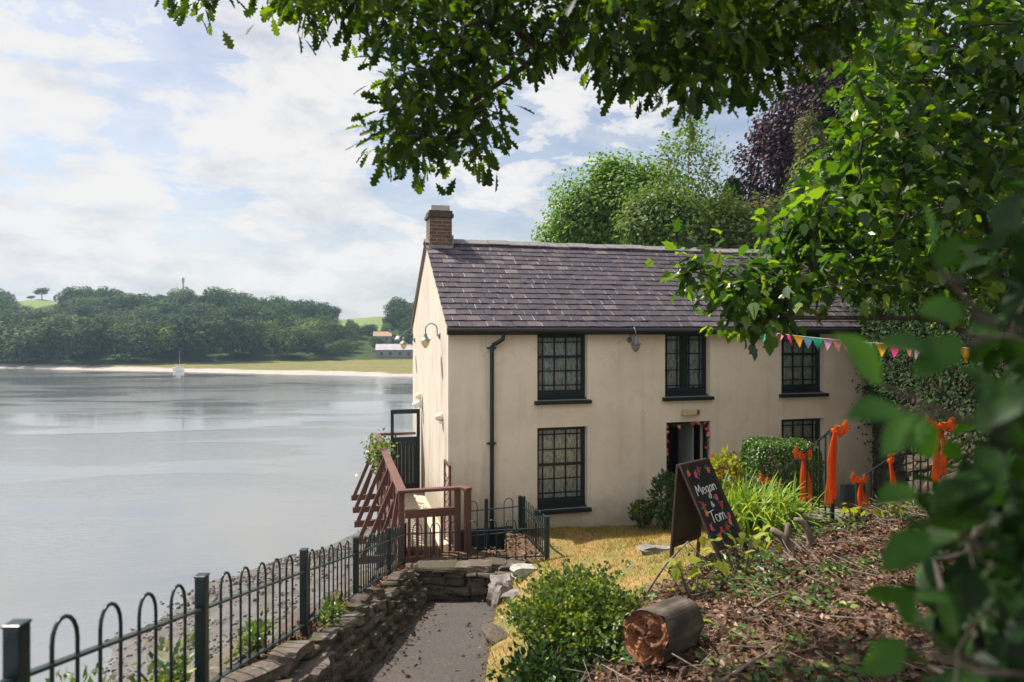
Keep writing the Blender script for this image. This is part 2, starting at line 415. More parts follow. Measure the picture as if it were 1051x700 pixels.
def ground(X, Y):
    """ground height (world z)"""
    X = np.asarray(X, float); Y = np.asarray(Y, float)
    b = bank(np.clip(X, -1.3, 8), np.clip(Y, -1, 14.8))
    far = -3.5+np.clip((Y-18.0)*.28, 0, 5.)
    b = np.where(Y > 16, far, b)
    b = b+.05*vnoise(X, Y, 1.3, 1)+.03*vnoise(X, Y, 4., 2)
    up = np.clip((X-xwall(Y)-.15)/.2, 0, 1)
    b = np.where(Y < 18, b*(1-up)+up*(.55+.15*vnoise(X, Y, .4, 3)), np.maximum(b, np.where(X > 9, .6, -9)))
    z = b
    fs = zfb(Y)-.04+.05*vnoise(X, Y, 5., 4)
    z = np.where((X < -1.43) & (Y < 10.9), fs, z)
    pth = zpath(Y)-.05*0+.015*vnoise(X, Y, 2., 5)
    z = np.where((X >= -1.43) & (X < -.2) & (Y < 9.9), pth, z)
    pit = (X > -.95) & (X < -.12) & (Y > 10.75) & (Y < 12.4)
    z = np.where(pit, -4.9, z)
    d = edge(Y)-X
    w = np.interp(Y, [0, 22, 28, 45], [9, 8, 4.2, 2])
    beach = np.interp(d/w, [0, 1, 1.6, 3, 40], [-7.5, -8.5, -8.9, -10.5, -14])+.10*vnoise(X, Y, .7, 6)*np.clip(2-d/w, 0, 1)+.05*vnoise(X, Y, 3, 8)*np.clip(2-d/w, 0, 1)
    z = np.where(d > 0, beach, z)
    return z+EYE
def g1(x, y): return float(ground(np.array([x]), np.array([y]))[0])

def grid_mesh(name, xs, ys, fn, mat, smooth=True, cut=None):
    X, Y = np.meshgrid(xs, ys); Z = fn(X, Y); ny, nx = X.shape
    V = np.stack([X, Y, Z], 2).reshape(-1, 3)
    i, j = np.meshgrid(np.arange(nx-1), np.arange(ny-1)); a = (j*nx+i).ravel()
    L = np.stack([a, a+1, a+nx+1, a+nx], 1)
    if cut is not None: L = L[~cut((X[:-1, :-1]+X[1:, 1:]).ravel()/2, (Y[:-1, :-1]+Y[1:, 1:]).ravel()/2)]
    n = len(L)
    return link(name, fast_mesh(name, V, L.ravel(), np.arange(n)*4, np.full(n, 4)), mat, None, smooth)

# ---- ground material: dry grass, litter-brown soil, shingle on the beach
t = NT('ground_soil')
att = t.n('ShaderNodeAttribute'); att.attribute_name = 'cover'; asep = t.n('ShaderNodeSeparateColor'); t.l(att.outputs['Color'], asep.inputs[0])
n1 = t.noise(1.6, 6, .65); n2 = t.noise(22, 5, .7); n3 = t.noise(70, 3, .6)
grass = t.mix(t.ramp(n1, [(.40, 0), (.62, 1)]), t.ramp(n2, [(.3, (.20, .115, .04)), (.7, (.42, .28, .11))]), t.ramp(n2, [(.3, (.09, .11, .03)), (.7, (.24, .22, .08))]))
soil = t.ramp(n2, [(.25, (.04, .025, .015)), (.5, (.11, .062, .036)), (.8, (.24, .15, .09))])
vor = t.n('ShaderNodeTexVoronoi'); vor.inputs['Scale'].default_value = 9; t.l(t.coord('Object'), vor.inputs['Vector'])
shing = t.mix(t.ramp(n1, [(.42, 0), (.6, 1)]), t.ramp(n3, [(.35, (.06, .055, .052)), (.65, (.19, .18, .175))]), t.ramp(n2, [(.3, (.03, .022, .014)), (.7, (.12, .095, .07))]))
c = t.mix(asep.outputs[0], soil, grass); c = t.mix(asep.outputs[1], c, shing)
t.set(Base_Color=c, Roughness=t.math('SUBTRACT', .92, t.math('MULTIPLY', asep.outputs[1], .62))); t.p.inputs['Specular IOR Level'].default_value = .3
t.bump(t.math('ADD', n2, n3), .6, .03)
M_GROUND = t.m
xs = np.concatenate([np.arange(-60, -16, 3.), np.arange(-16, -2, .22), [-1.95,-1.83,-1.79,-1.7,-1.6,-1.5,-1.45,-1.41,-1.3,-1.22,-1.18], np.arange(-1.1, -.2, .1), [-.22,-.16], np.arange(-.1, 8.6, .09), np.arange(8.7, 16, .6), np.arange(16, 60, 4.)])
ys = np.concatenate([np.arange(-14, .5, .8), np.arange(.6, 9.8, .09), [9.83, 9.88, 9.92, 9.97], np.arange(10.05, 15, .09), np.arange(15.1, 20, .4), np.arange(20, 110, 3.)])
terr = grid_mesh('ground', xs, ys, ground, M_GROUND)
terr['kind'] = 'structure'
# cover attribute: R = grass (else litter soil), G = shingle
def lawn(X, Y):
    """1 on the dry lawn, 0 under the leaf litter of the bank"""
    n = .5*vnoise(X, Y, 1.1, 11)+.25*vnoise(X, Y, 3., 12)
    f = np.interp(X, [-1, .2, 1.0, 1.6, 2.4, 3.2, 4.2, 6], [3.0, 5.6, 6.2, 6.5, 7.4, 8.1, 9.0, 9.6])   # lawn lies beyond this depth
    edge_strip = (X < .25+.12*n) & (Y > 4)
    return np.clip(np.maximum((Y-f+n*1.0)*1.6+.5, edge_strip*.9), 0, 1)
me = terr.data; vv = np.zeros(len(me.vertices)*3, np.float32); me.vertices.foreach_get('co', vv); vv = vv.reshape(-1, 3)
ca = me.color_attributes.new('cover', 'FLOAT_COLOR', 'POINT')
cd = np.zeros((len(vv), 4), np.float32); cd[:, 0] = lawn(vv[:, 0], vv[:, 1]); cd[:, 1] = (vv[:, 0] < edge(vv[:, 1])-.02) | (vv[:, 2] < -2.5); cd[:, 3] = 1
cd[(vv[:, 0] < -1.19) & (vv[:, 0] > -1.82), 0] = .10
cd[(vv[:, 0] < .50) & (vv[:, 1] > 9.95) & (vv[:, 1] < 12.4), 0] = .08
ca.data.foreach_set('color', cd.ravel())

# ---- tarmac path, 4 mm above the ground
t = NT('path_tarmac')
n2 = t.noise(38, 6, .8); n1 = t.noise(1.5, 5, .6); n4 = t.noise(9, 5, .6)
c = t.ramp(n2, [(.32, (.018, .016, .015)), (.52, (.050, .044, .040)), (.70, (.16, .142, .128))])
c = t.mix(t.ramp(n1, [(.35, 0), (.7, .55)]), c, t.ramp(n2, [(.3, (.05, .038, .030)), (.7, (.11, .083, .065))]))
c = t.mix(t.ramp(n4, [(.60, 0), (.70, .5)]), c, (.05, .05, .045))
t.set(Base_Color=c, Roughness=.85); t.bump(n2, .9, .012)
path = grid_mesh('path', np.linspace(-1.19, -.17, 15), np.arange(-6, 9.86, .12), lambda X, Y: ground(np.clip(X, -1.15, -.24), Y)+.012, t.m)
path['kind'] = 'structure'

# ---- estuary water
t = NT('estuary_water')
cw = t.coord('Object', (1, 2.6, 1))
w1 = t.noise(1.7, 4, .6, cw, .4); w2 = t.noise(.18, 3, .5, t.coord('Object', (1, 2., 1)), .5); w3 = t.noise(.035, 4, .55, t.coord('Object', (1, 3.2, 1)), .8)
patch = t.ramp(w3, [(.45, 0), (.56, 1)])
h = t.math('ADD', t.math('MULTIPLY', w1, t.math('ADD', t.math('MULTIPLY', patch, .9), .14)), t.math('MULTIPLY', w2, .35))
t.set(Base_Color=t.ramp(w3, [(.3, (.12, .128, .13)), (.7, (.15, .156, .154))]), Roughness=t.ramp(w3, [(.45, .008), (.56, .09)]), IOR=2.0)
t.p.inputs['Specular IOR Level'].default_value = 1.0
t.bump(h, .40, .055)
wat = grid_mesh('water', np.array([-1500., -300, -60, 0, 300]), np.array([-300., 0, 60, 160, 1500]), lambda X, Y: np.full(X.shape, WATER+EYE), t.m)
wat['kind'] = 'structure'

# ---- far shore: sand bank, salt marsh, hill
def ysh(X): return np.interp(X, [-900, -200, -109, -18, 100], [230, 162, 145, 119, 88])+1.2*vnoise(X, X*0, .12, 20)+.6*vnoise(X, X*0, .4, 21)
def dtree(X): return np.interp(X, [-900, -200, -88, -70, -45, -18, 60], [4, 4, 5, 20, 38, 52, 60])
def crest(X): return np.interp(X, [-900, -260, -186, -170, -154, -138, -95, -70, -48, -10, 60, 200], [3, 6, 8.8, 10.4, 8.4, 6.6, 5.4, 2.6, 4.4, .8, -2, -4])
def farland(X, Y):
    d = Y-ysh(X); dd = d-dtree(X)
    z = np.interp(d, [-40, -3, 0, 2.5, 5, 9], [-13, -9.2, -8.55, -8.28, -8.15, -8.05])
    z = z+np.where(d > 6, .25*np.clip(dd+30, 0, 30)/30, 0)+.05*vnoise(X, Y, .5, 22)
    u = np.clip(dd/85, 0, 1); u = u*u*(3-2*u)*.55+u*.45
    hill = (crest(X)+7.8)*u+np.clip((dd-85)*-.04, -12, 0)
    return z+np.where(dd > 0, hill, 0)+np.where(dd > 4, .9*vnoise(X, Y, .03, 23)*np.clip(dd/30, 0, 1), 0)+EYE
t = NT('far_shore')
att = t.n('ShaderNodeAttribute'); att.attribute_name = 'cover'; asep = t.n('ShaderNodeSeparateColor'); t.l(att.outputs['Color'], asep.inputs[0])
n1 = t.noise(.12, 5, .6, t.coord('Object', (1, 3, 1))); n2 = t.noise(.9, 5, .65)
sand = t.ramp(n2, [(.3, (.27, .235, .21)), (.7, (.43, .385, .35))])
marsh = t.mix(t.ramp(n1, [(.45, 0), (.66, 1)]), t.ramp(n2, [(.3, (.095, .105, .032)), (.7, (.17, .16, .055))]), t.ramp(n2, [(.3, (.16, .12, .05)), (.7, (.23, .18, .085))]))
field = t.ramp(n2, [(.3, (.12, .17, .05)), (.7, (.18, .22, .08))])
under = t.ramp(n2, [(.3, (.02, .035, .012)), (.7, (.05, .075, .02))])
c = t.mix(asep.outputs[0], sand, marsh); c = t.mix(asep.outputs[1], c, field); c = t.mix(asep.outputs[2], c, under)
t.set(Base_Color=c, Roughness=.95); t.p.inputs['Specular IOR Level'].default_value = .1
def field_mask(X, Y):
    dd = Y-ysh(X)-dtree(X)
    left = (X > -200) & (X < -158) & (dd > 66)
    right = (X > -60) & (X < -41) & (dd > 50)
    return left | right
far = grid_mesh('far_shore', np.concatenate([np.arange(-900, -260, 20.), np.arange(-260, 40, 1.3), np.arange(40, 200, 10.)]), np.concatenate([np.arange(78, 260, 1.0), np.arange(260, 330, 4), np.arange(330, 900, 30.)]), farland, t.m)
far['kind'] = 'structure'
me = far.data; vv = np.zeros(len(me.vertices)*3, np.float32); me.vertices.foreach_get('co', vv); vv = vv.reshape(-1, 3); X, Y = vv[:, 0], vv[:, 1]
d = Y-ysh(X); dd = d-dtree(X); nz = vnoise(X, Y, .25, 25)*3+vnoise(X, Y, .06, 26)*5
cd = np.zeros((len(vv), 4), np.float32); cd[:, 3] = 1
sandw = np.interp(X, [-200, -95, -60, -30, -15, 40], [3, 6, 5.5, 4.5, 2.4, 2])
cd[:, 0] = np.clip((d-sandw-nz)*.8+.5, 0, 1)
fm = field_mask(X, Y); cd[:, 1] = fm
cd[:, 2] = (dd > 1) & ~fm
ca = me.color_attributes.new('cover', 'FLOAT_COLOR', 'POINT'); ca.data.foreach_set('color', cd.ravel())
# ============================================================ the cottage
M_DARKGREEN = plain('bottle_green_paint', (.004, .013, .017), .42, .2, 8)
M_BLACK = plain('black_paint', (.003, .0035, .004), .5, .2, 8)
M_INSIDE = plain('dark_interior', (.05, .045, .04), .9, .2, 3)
def render_mat(name, base, streak):
    t = NT(name)
    n1 = t.noise(.8, 6, .6); n2 = t.noise(40, 4, .6); n3 = t.noise(5, 4, .6, None, .2, (1, 1, .10)); n5 = t.noise(3.2, 5, .65)
    c = t.ramp(n1, [(.28, tuple(x*.80 for x in base)), (.5, tuple(x*.95 for x in base)), (.72, tuple(min(1, x*1.04) for x in base))])
    pt_ = t.noise(2.3, 5, .7, None, .8); c = t.mix(t.ramp(pt_, [(.56, 0), (.62, .16)]), c, (.50, .42, .33))
    vc_ = t.n('ShaderNodeTexVoronoi', feature='DISTANCE_TO_EDGE'); vc_.inputs['Scale'].default_value = .85; wv_ = t.n('ShaderNodeVectorMath', operation='ADD'); nv_ = t.n('ShaderNodeTexNoise'); nv_.inputs['Scale'].default_value = 3.; nv_.inputs['Detail'].default_value = 5; t.l(t.coord('Object'), nv_.inputs['Vector']); t.l(nv_.outputs['Color'], wv_.inputs[0]); t.l(t.coord('Object'), wv_.inputs[1]); t.l(wv_.outputs[0], vc_.inputs['Vector'])
    crk = t.math('MULTIPLY', t.ramp(vc_.outputs['Distance'], [(.0, .5), (.006, 0)]), t.ramp(n1, [(.52, 0), (.62, 1)])); c = t.mix(crk, c, (.25, .2, .15))
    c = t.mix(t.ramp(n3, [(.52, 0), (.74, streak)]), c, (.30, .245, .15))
    sepn = t.n('ShaderNodeSeparateXYZ'); t.l(t.coord('Object'), sepn.inputs[0])
    # splash-back dirt low on the wall and green algae by the downpipe
    lowm = t.math('MULTIPLY', t.ramp(t.math('ADD', t.math('MULTIPLY', sepn.outputs[2], .5), t.math('MULTIPLY', n5, .35)), [(.14, 1), (.52, 0)]), .6)
    c = t.mix(lowm, c, (.20, .17, .11))
    algx = t.ramp(t.math('ABSOLUTE', t.math('SUBTRACT', sepn.outputs[0], .55)), [(.1, 1), (.75, 0)])
    alg = t.math('MULTIPLY', t.math('MULTIPLY', algx, t.ramp(n3, [(.40, 0), (.6, 1)])), t.ramp(sepn.outputs[2], [(.0, .65), (1.0, .15)]))
    c = t.mix(alg, c, (.27, .25, .11))
    t.set(Base_Color=c, Roughness=.88); t.p.inputs['Specular IOR Level'].default_value = .25
    t.bump(t.math('ADD', n2, t.math('MULTIPLY', n5, 1.2)), .30, .012)
    return t.m
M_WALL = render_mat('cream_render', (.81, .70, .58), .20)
M_GABLE = render_mat('streaked_dimmed_render', (.62, .54, .455), .60)  # heavier streaks; base colour also darkened to hold back the sunlight
L_, D_ = 9.5, 5.4
ZE, ZR = 3.66, 5.50        # eave and ridge heights
house = thing('cottage', 'cream rendered two storey cottage with slate roof standing above the estuary', 'house', (CX, CY, 0), TH)
# openings: t0, t1, z0, z1
OPEN = dict(w1u=(1.637, 2.609, 2.335, 3.545), w1l=(1.637, 2.609, .34, 1.835), w2u=(4.19, 5.15, 2.335, 3.545), door=(4.22, 5.17, -.22, 1.845), w3u=(6.763, 7.777, 2.335, 3.545), w3l=(6.763, 7.777, .34, 1.815))
def wall_front():
    mb = MB(); ops = list(OPEN.values())
    ts = sorted({0., L_, .0, *[o[0] for o in ops], *[o[1] for o in ops]}); zs = sorted({-1.6, ZE, *[o[2] for o in ops], *[o[3] for o in ops]})
    for a, b in zip(ts[:-1], ts[1:]):
        for c_, d_ in zip(zs[:-1], zs[1:]):
            m = ((a+b)/2, (c_+d_)/2)
            if any(o[0] < m[0] < o[1] and o[2] < m[1] < o[3] for o in ops): continue
            mb.add([(a, 0, c_), (b, 0, c_), (b, 0, d_), (a, 0, d_)], [(0, 1, 2, 3)])
    for a, b, c_, d_ in ops:
        y1 = .40
        mb.add([(a, 0, c_), (a, y1, c_), (a, y1, d_), (a, 0, d_)], [(0, 1, 2, 3)]); mb.add([(b, 0, c_), (b, y1, c_), (b, y1, d_), (b, 0, d_)], [(3, 2, 1, 0)])
        mb.add([(a, 0, d_), (a, y1, d_), (b, y1, d_), (b, 0, d_)], [(0, 1, 2, 3)]); mb.add([(a, 0, c_), (a, y1, c_), (b, y1, c_), (b, 0, c_)], [(3, 2, 1, 0)])
    return mb
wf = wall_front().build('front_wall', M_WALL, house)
mb = MB()
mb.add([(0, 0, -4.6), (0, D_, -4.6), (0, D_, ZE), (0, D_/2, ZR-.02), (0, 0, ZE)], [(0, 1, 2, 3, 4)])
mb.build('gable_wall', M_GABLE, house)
mb = MB()
mb.add([(L_, 0, -1.6), (L_, D_, -1.6), (L_, D_, ZE), (L_, D_/2, ZR-.02), (L_, 0, ZE)], [(0, 1, 2, 3, 4)])
mb.add([(0, D_, -4.6), (L_, D_, -4.6), (L_, D_, ZE), (0, D_, ZE)], [(0, 1, 2, 3)])
mb.build('rear_wall', M_WALL, house)
mb = MB()      # rooms behind the openings: floors, back partition
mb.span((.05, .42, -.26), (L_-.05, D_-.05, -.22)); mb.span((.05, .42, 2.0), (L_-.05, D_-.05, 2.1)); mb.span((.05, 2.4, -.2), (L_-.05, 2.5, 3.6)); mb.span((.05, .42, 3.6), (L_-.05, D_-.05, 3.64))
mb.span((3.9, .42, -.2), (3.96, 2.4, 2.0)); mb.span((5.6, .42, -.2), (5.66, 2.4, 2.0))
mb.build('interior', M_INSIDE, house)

# roof of individual slates
t = NT('roof_slate')
r = t.island(); n1 = t.noise(1.2, 5, .6); n2 = t.noise(18, 5, .65); n3 = t.noise(5.5, 6, .7)
c = t.ramp(r, [(0, (.027, .022, .032)), (.4, (.038, .030, .039)), (.75, (.049, .037, .044)), (.93, (.075, .056, .060)), (1, (.15, .12, .12))])
c = t.mix(.30, c, t.ramp(n2, [(.3, (.045, .038, .048)), (.7, (.19, .155, .165))]))
c = t.mix(t.ramp(n3, [(.66, 0), (.74, .7)]), c, (.34, .31, .27))
sep_ = t.n('ShaderNodeSeparateXYZ'); t.l(t.coord('Object'), sep_.inputs[0])
top = t.ramp(sep_.outputs[2], [(0, 0), (1, 1)])
moss = t.noise(7, 2, .5)
c = t.mix(t.ramp(moss, [(.70, 0), (.72, .85)]), c, (.13, .065, .02))
t.set(Base_Color=c, Roughness=t.ramp(n2, [(.3, .45), (.7, .62)])); t.p.inputs['Specular IOR Level'].default_value = .35; t.bump(n2, .25, .006)
M_SLATE = t.m
EA = .17                                         # eave overhang
g = np.random.default_rng(3)
SL = math.hypot(D_/2+EA, ZR-ZE-.0); ang = math.atan2(ZR-ZE, D_/2+EA)
def slates(sign, edges=None):
    mb = MB(); nrow = 17; ex = SL/nrow; w0 = .25
    for i in range(nrow):
        off = (w0/2 if i % 2 else 0); x = -.06-off
        while x < L_+.05:
            w = w0*g.uniform(.93, 1.06); a = max(x, -.06); b = min(x+w, L_+.06); x += w
            if b-a < .03: continue
            d0 = i*ex-g.uniform(0, .010); d1 = d0+ex*1.7; d1 = min(d1, SL+.01)
            lift = .026+g.uniform(0, .006); tilt = g.normal()*.003
            def pt(xx, d, h):
                y = -EA+d*math.cos(ang)-h*math.sin(ang); z = ZE+d*math.sin(ang)+h*math.cos(ang)
                return (xx, y if sign > 0 else D_-y, z)
            gap = .0035
            V = []
            for h_ in (0, .009):
                V += [pt(a+gap, d0, lift+h_+tilt), pt(b-gap, d0, lift+h_-tilt), pt(b-gap, d1, .004+h_), pt(a+gap, d1, .004+h_)]
            mb.add(V, [(0, 3, 2, 1), (4, 5, 6, 7), (0, 1, 5, 4), (1, 2, 6, 5), (2, 3, 7, 6), (3, 0, 4, 7)])
            if edges is not None and g.random() < .6:         # sunlit left edges of slates painted as pale slivers along the joints
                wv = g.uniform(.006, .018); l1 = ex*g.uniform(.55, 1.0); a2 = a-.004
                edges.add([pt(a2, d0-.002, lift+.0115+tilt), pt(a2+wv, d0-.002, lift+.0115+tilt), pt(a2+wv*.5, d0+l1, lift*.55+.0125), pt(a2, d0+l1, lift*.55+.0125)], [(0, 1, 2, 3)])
    return mb
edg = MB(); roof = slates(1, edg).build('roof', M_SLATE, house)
join(roof, [edg.build('sunlit_slate_edges', plain('painted_sunlit_edge', (.36, .29, .28), .8, .4, 6), roof)])
slates(-1).build('rear_roof', M_SLATE, house)
mb = MB()                                        # roofing felt and verge mortar under the slates
for sg in (1, -1):
    f = (lambda y: y) if sg > 0 else (lambda y: D_-y)
    mb.add([(-.045, f(-EA+.03), ZE-.03), (L_+.045, f(-EA+.03), ZE-.03), (L_+.045, f(D_/2), ZR-.012), (-.045, f(D_/2), ZR-.012),
            (-.045, f(-EA+.03), ZE+.005), (L_+.045, f(-EA+.03), ZE+.005), (L_+.045, f(D_/2), ZR+.006), (-.045, f(D_/2), ZR+.006)], [(0, 3, 2, 1), (4, 5, 6, 7), (0, 1, 5, 4), (1, 2, 6, 5), (3, 0, 4, 7)])
mb.build('verge', plain('verge_mortar', (.30, .26, .21), .9, .25, 12), roof)
mb = MB(); x = -.07
while x < L_:
    w = .46; x1 = min(x+w-.012, L_+.07); dz = g.normal()*.006; b = ang*.92
    for sg in (1, -1):
        V = []
        for h_ in (0, .022):
            for (xx) in (x, x1):
                for q in (0, .20):
                    V.append((xx, D_/2-sg*q*math.cos(b), ZR+.055-q*math.sin(b)+h_+dz))
        mb.add(V, [(0, 1, 3, 2), (4, 6, 7, 5), (0, 4, 5, 1), (2, 3, 7, 6), (1, 5, 7, 3), (0, 2, 6, 4)])
    x += w
mb.build('ridge_tiles', plain('ridge_stone', (.17, .155, .155), .8, .3, 9), roof)
# chimney
t = NT('chimney_brick')
bt = t.n('ShaderNodeTexBrick'); bt.inputs['Scale'].default_value = 1.0
vc = t.n('ShaderNodeCombineXYZ'); tcx = t.n('ShaderNodeSeparateXYZ'); t.l(t.coord('Object'), tcx.inputs[0])
t.l(t.math('ADD', tcx.outputs[0], tcx.outputs[1]), vc.inputs[0]); t.l(tcx.outputs[2], vc.inputs[1]); t.l(vc.outputs[0], bt.inputs['Vector'])
bt.inputs['Brick Width'].default_value = .215; bt.inputs['Row Height'].default_value = .075; bt.inputs['Mortar Size'].default_value = .008
bt.inputs['Color1'].default_value = (.085, .042, .03, 1); bt.inputs['Color2'].default_value = (.16, .078, .05, 1); bt.inputs['Mortar'].default_value = (.22, .17, .13, 1)
n1 = t.noise(9, 5, .65); c = t.mix(t.ramp(n1, [(.5, 0), (.72, .75)]), bt.outputs[0], (.045, .03, .024))
t.set(Base_Color=c, Roughness=.9); t.bump(bt.outputs['Fac'], -.4, .01)
M_BRICK = t.m
M_LEAD = plain('lead_flashing', (.17, .175, .18), .55, .3, 10)
M_MORTAR = plain('chimney_mortar', (.36, .33, .28), .9, .35, 14, bump=.4)
M_SOOT = plain('sooty_brick', (.055, .042, .036), .9, .4, 16, bump=.4)
CH0, CH1, CS0, CS1 = .012, .485, 2.42, 2.97
ch = MB().span((CH0, CS0, 5.0), (CH1, CS1, 6.0)).build('chimney', M_BRICK, house, bevel=.006)
mb = MB().span((CH0-.035, CS0-.035, 5.995), (CH1+.035, CS1+.035, 6.07)); mb.span((CH0-.012, CS0-.012, 6.07), (CH1+.012, CS1+.012, 6.14))
mb.build('chimney_cap', M_SOOT, ch, bevel=.006)
mb = MB(); a = np.array([(CH0+.03, CS0+.03), (CH1-.03, CS0+.03), (CH1-.03, CS1-.03), (CH0+.03, CS1-.03)])
V = [(*p, 6.138) for p in a]+[(*(p*.94+a.mean(0)*.06), 6.26) for p in a]
mb.add(V, [(4, 5, 6, 7), (0, 1, 5, 4), (1, 2, 6, 5), (2, 3, 7, 6), (3, 0, 4, 7)])
mb.build('flaunching', M_MORTAR, ch, bevel=.01)
mb = MB(); mb.span((CH0-.02, CS0-.03, 5.25), (CH1+.03, CS0-.004, 5.40)); mb.span((CH1+.004, CS0-.03, 5.25), (CH1+.03, CS1+.03, 5.62))
yA, zA = CS0-.028, 5.33
mb.add([(CH0-.05, yA, zA), (CH1+.12, yA, zA), (CH1+.12, yA-.20, zA-.125), (CH0-.05, yA-.20, zA-.125)], [(0, 3, 2, 1)])
mb.build('flashing', M_LEAD, ch)
# gutter, fascia, downpipe
mb = MB(); mb.span((-.03, -.155, ZE-.125), (L_+.03, -.02, ZE-.012)); mb.tube([(-.05, -.205, ZE-.055), (L_+.05, -.205, ZE-.055)], .055, 10)
mb.build('gutter', M_BLACK, house)
mb = MB(); X0 = .775
mb.tube([(X0+.18, -.19, ZE-.10), (X0+.17, -.19, ZE-.20), (X0+.10, -.14, ZE-.255), (X0+.02, -.075, ZE-.30), (X0, -.062, ZE-.36), (X0, -.062, 1.5), (X0, -.062, -1.5)], .036, 12)
for z in (ZE-.36, 1.60, .02): mb.tube([(X0, -.062, z-.03), (X0, -.062, z+.03)], .048, 12); mb.span((X0-.085, -.05, z-.012), (X0+.085, -.004, z+.012))
mb.build('downpipe', M_DARKGREEN, house, )

# windows
t = NT('window_glass')
t.p.inputs['Base Color'].default_value = (.02, .022, .024, 1); t.set(Roughness=.03)
gl = t.n('ShaderNodeBsdfGlossy'); gl.inputs['Roughness'].default_value = .02; tr = t.n('ShaderNodeBsdfTransparent'); tr.inputs[0].default_value = (.93, .95, .94, 1)
fr = t.n('ShaderNodeFresnel'); fr.inputs[0].default_value = 1.5; mx = t.n('ShaderNodeMixShader'); t.l(t.math('MULTIPLY', fr.outputs[0], 1.0, True), mx.inputs[0]); t.l(tr.outputs[0], mx.inputs[1]); t.l(gl.outputs[0], mx.inputs[2]); t.l(mx.outputs[0], t.out.inputs[0])
M_GLASS = t.m
t = NT('lace_curtain')
v = t.n('ShaderNodeTexVoronoi'); v.inputs['Scale'].default_value = 17; t.l(t.coord('Object', (1, 1, .55)), v.inputs['Vector'])
n1 = t.noise(30, 4, .7, None, .6, (1, 1, .35)); dens = t.math('ADD', t.ramp(v.outputs['Distance'], [(.25, .5), (.55, .12)]), t.ramp(n1, [(.42, .30), (.58, 1.0)]))
t.set(Base_Color=(.82, .86, .92), Roughness=.95)
tr = t.n('ShaderNodeBsdfTransparent'); mx = t.n('ShaderNodeMixShader'); t.l(t.math('MULTIPLY', dens, 1.05, True), mx.inputs[0]); t.l(tr.outputs[0], mx.inputs[1]); t.l(t.p.outputs[0], mx.inputs[2]); t.l(mx.outputs[0], t.out.inputs[0])
M_LACE = t.m
def window(key, kind):
    t0, t1, z0, z1 = OPEN[key]; y = .135; fw = .05
    zb = z0+.13                      # bottom rail sits on a deep sill board
    mb = MB()
    mb.span((t0+.002, y-.01, z0), (t0+fw, y+.07, z1-.002)); mb.span((t1-fw, y-.01, z0), (t1-.002, y+.07, z1-.002)); mb.span((t0+fw, y-.01, z1-fw), (t1-fw, y+.07, z1-.002)); mb.span((t0+fw, y-.012, z0), (t1-fw, y+.072, zb))
    w = mb.build('window', M_DARKGREEN, house, bevel=.005)
    a, b, c_, d_ = t0+fw, t1-fw, zb, z1-fw
    mb = MB(); hb = .010                   # glazing bars, half width
    if kind == 'casement':
        mid = (a+b)/2; mb.span((mid-.055, y-.004, c_), (mid+.055, y+.05, d_))
        cols = []
        for (u0, u1) in ((a, mid-.055), (mid+.055, b)):
            mb.span((u0, y+.006, c_), (u0+.022, y+.05, d_)); mb.span((u1-.022, y+.006, c_), (u1, y+.05, d_))
            cols += [u0+.065, u1-.085]
        rows = [c_+.07, c_+.07+(d_-c_-.14)*.34, c_+.07+(d_-c_-.14)*.70, d_-.07]
        for x in cols: mb.span((x-hb, y+.012, c_), (x+hb, y+.04, d_))
        for z in rows:
            mb.span((a, y+.014, z-hb), (mid-.055, y+.042, z+hb)); mb.span((mid+.055, y+.014, z-hb), (b, y+.042, z+hb))
    else:
        n = 3; m = .10
        xs_ = [a+m+(b-a-2*m)*i/n for i in range(n+1)]
        zm = (c_+d_)/2 if kind == 'sash' else d_-(d_-c_)*.36
        mb.span((a, y-.002, zm-.022), (b, y+.052, zm+.022))
        mb.span((a, y+.004, c_), (a+.02, y+.05, d_)); mb.span((b-.02, y+.004, c_), (b, y+.05, d_)); mb.span((a+.02, y+.004, c_), (b-.02, y+.05, c_+.035)); mb.span((a+.02, y+.004, d_-.02), (b-.02, y+.05, d_))
        for x in xs_: mb.span((x-hb, y+.010, c_+.03), (x+hb, y+.038, d_-.01))
        rows = [d_-.10, (zm+d_-.10)/2 if kind == 'sash' else None, (c_+.13+zm)/2, c_+.13]
        for z in rows:
            if z: mb.span((a+.02, y+.012, z-hb), (b-.02, y+.040, z+hb))
    mb.build('glazing_bars', M_DARKGREEN, w)
    MB().span((a, y+.024, c_), (b, y+.028, d_)).build('pane', M_GLASS, w)
    # lace curtain in soft folds
    xs2 = np.linspace(a, b, 90); V = []; ph = g.uniform(0, 6)
    fold = .018*np.sin(xs2*70+ph)+.012*np.sin(xs2*33+2*ph)
    zz_ = np.linspace(c_+.02, d_, 6)
    for z in zz_:
        for x, f in zip(xs2, fold): V.append((x, y+.068+f*(1.0-.4*(z-c_)/(d_-c_)), z))
    F = [(i*90+j, i*90+j+1, (i+1)*90+j+1, (i+1)*90+j) for i in range(5) for j in range(89)]
    MB().add(V, F).build('lace_curtain', M_LACE, w, smooth=True)
    mb = MB()
    mb.add([(t0-.06, -.075, z0-.075), (t1+.06, -.075, z0-.075), (t1+.06, .002, z0-.075), (t0-.06, .002, z0-.075), (t0-.06, -.075, z0-.015), (t1+.06, -.075, z0-.015), (t1+.06, .002, z0-.004), (t0-.06, .002, z0-.004)], [(0, 3, 2, 1), (4, 5, 6, 7), (0, 1, 5, 4), (1, 2, 6, 5), (3, 0, 4, 7), (2, 3, 7, 6)])
    mb.add([(t0+.002, .0, z0-.003), (t1-.002, .0, z0-.003), (t1-.002, .13, z0+.035), (t0+.002, .13, z0+.035)], [(0, 1, 2, 3)])
    mb.build('sill', M_DARKGREEN, w, bevel=.004)
    return w
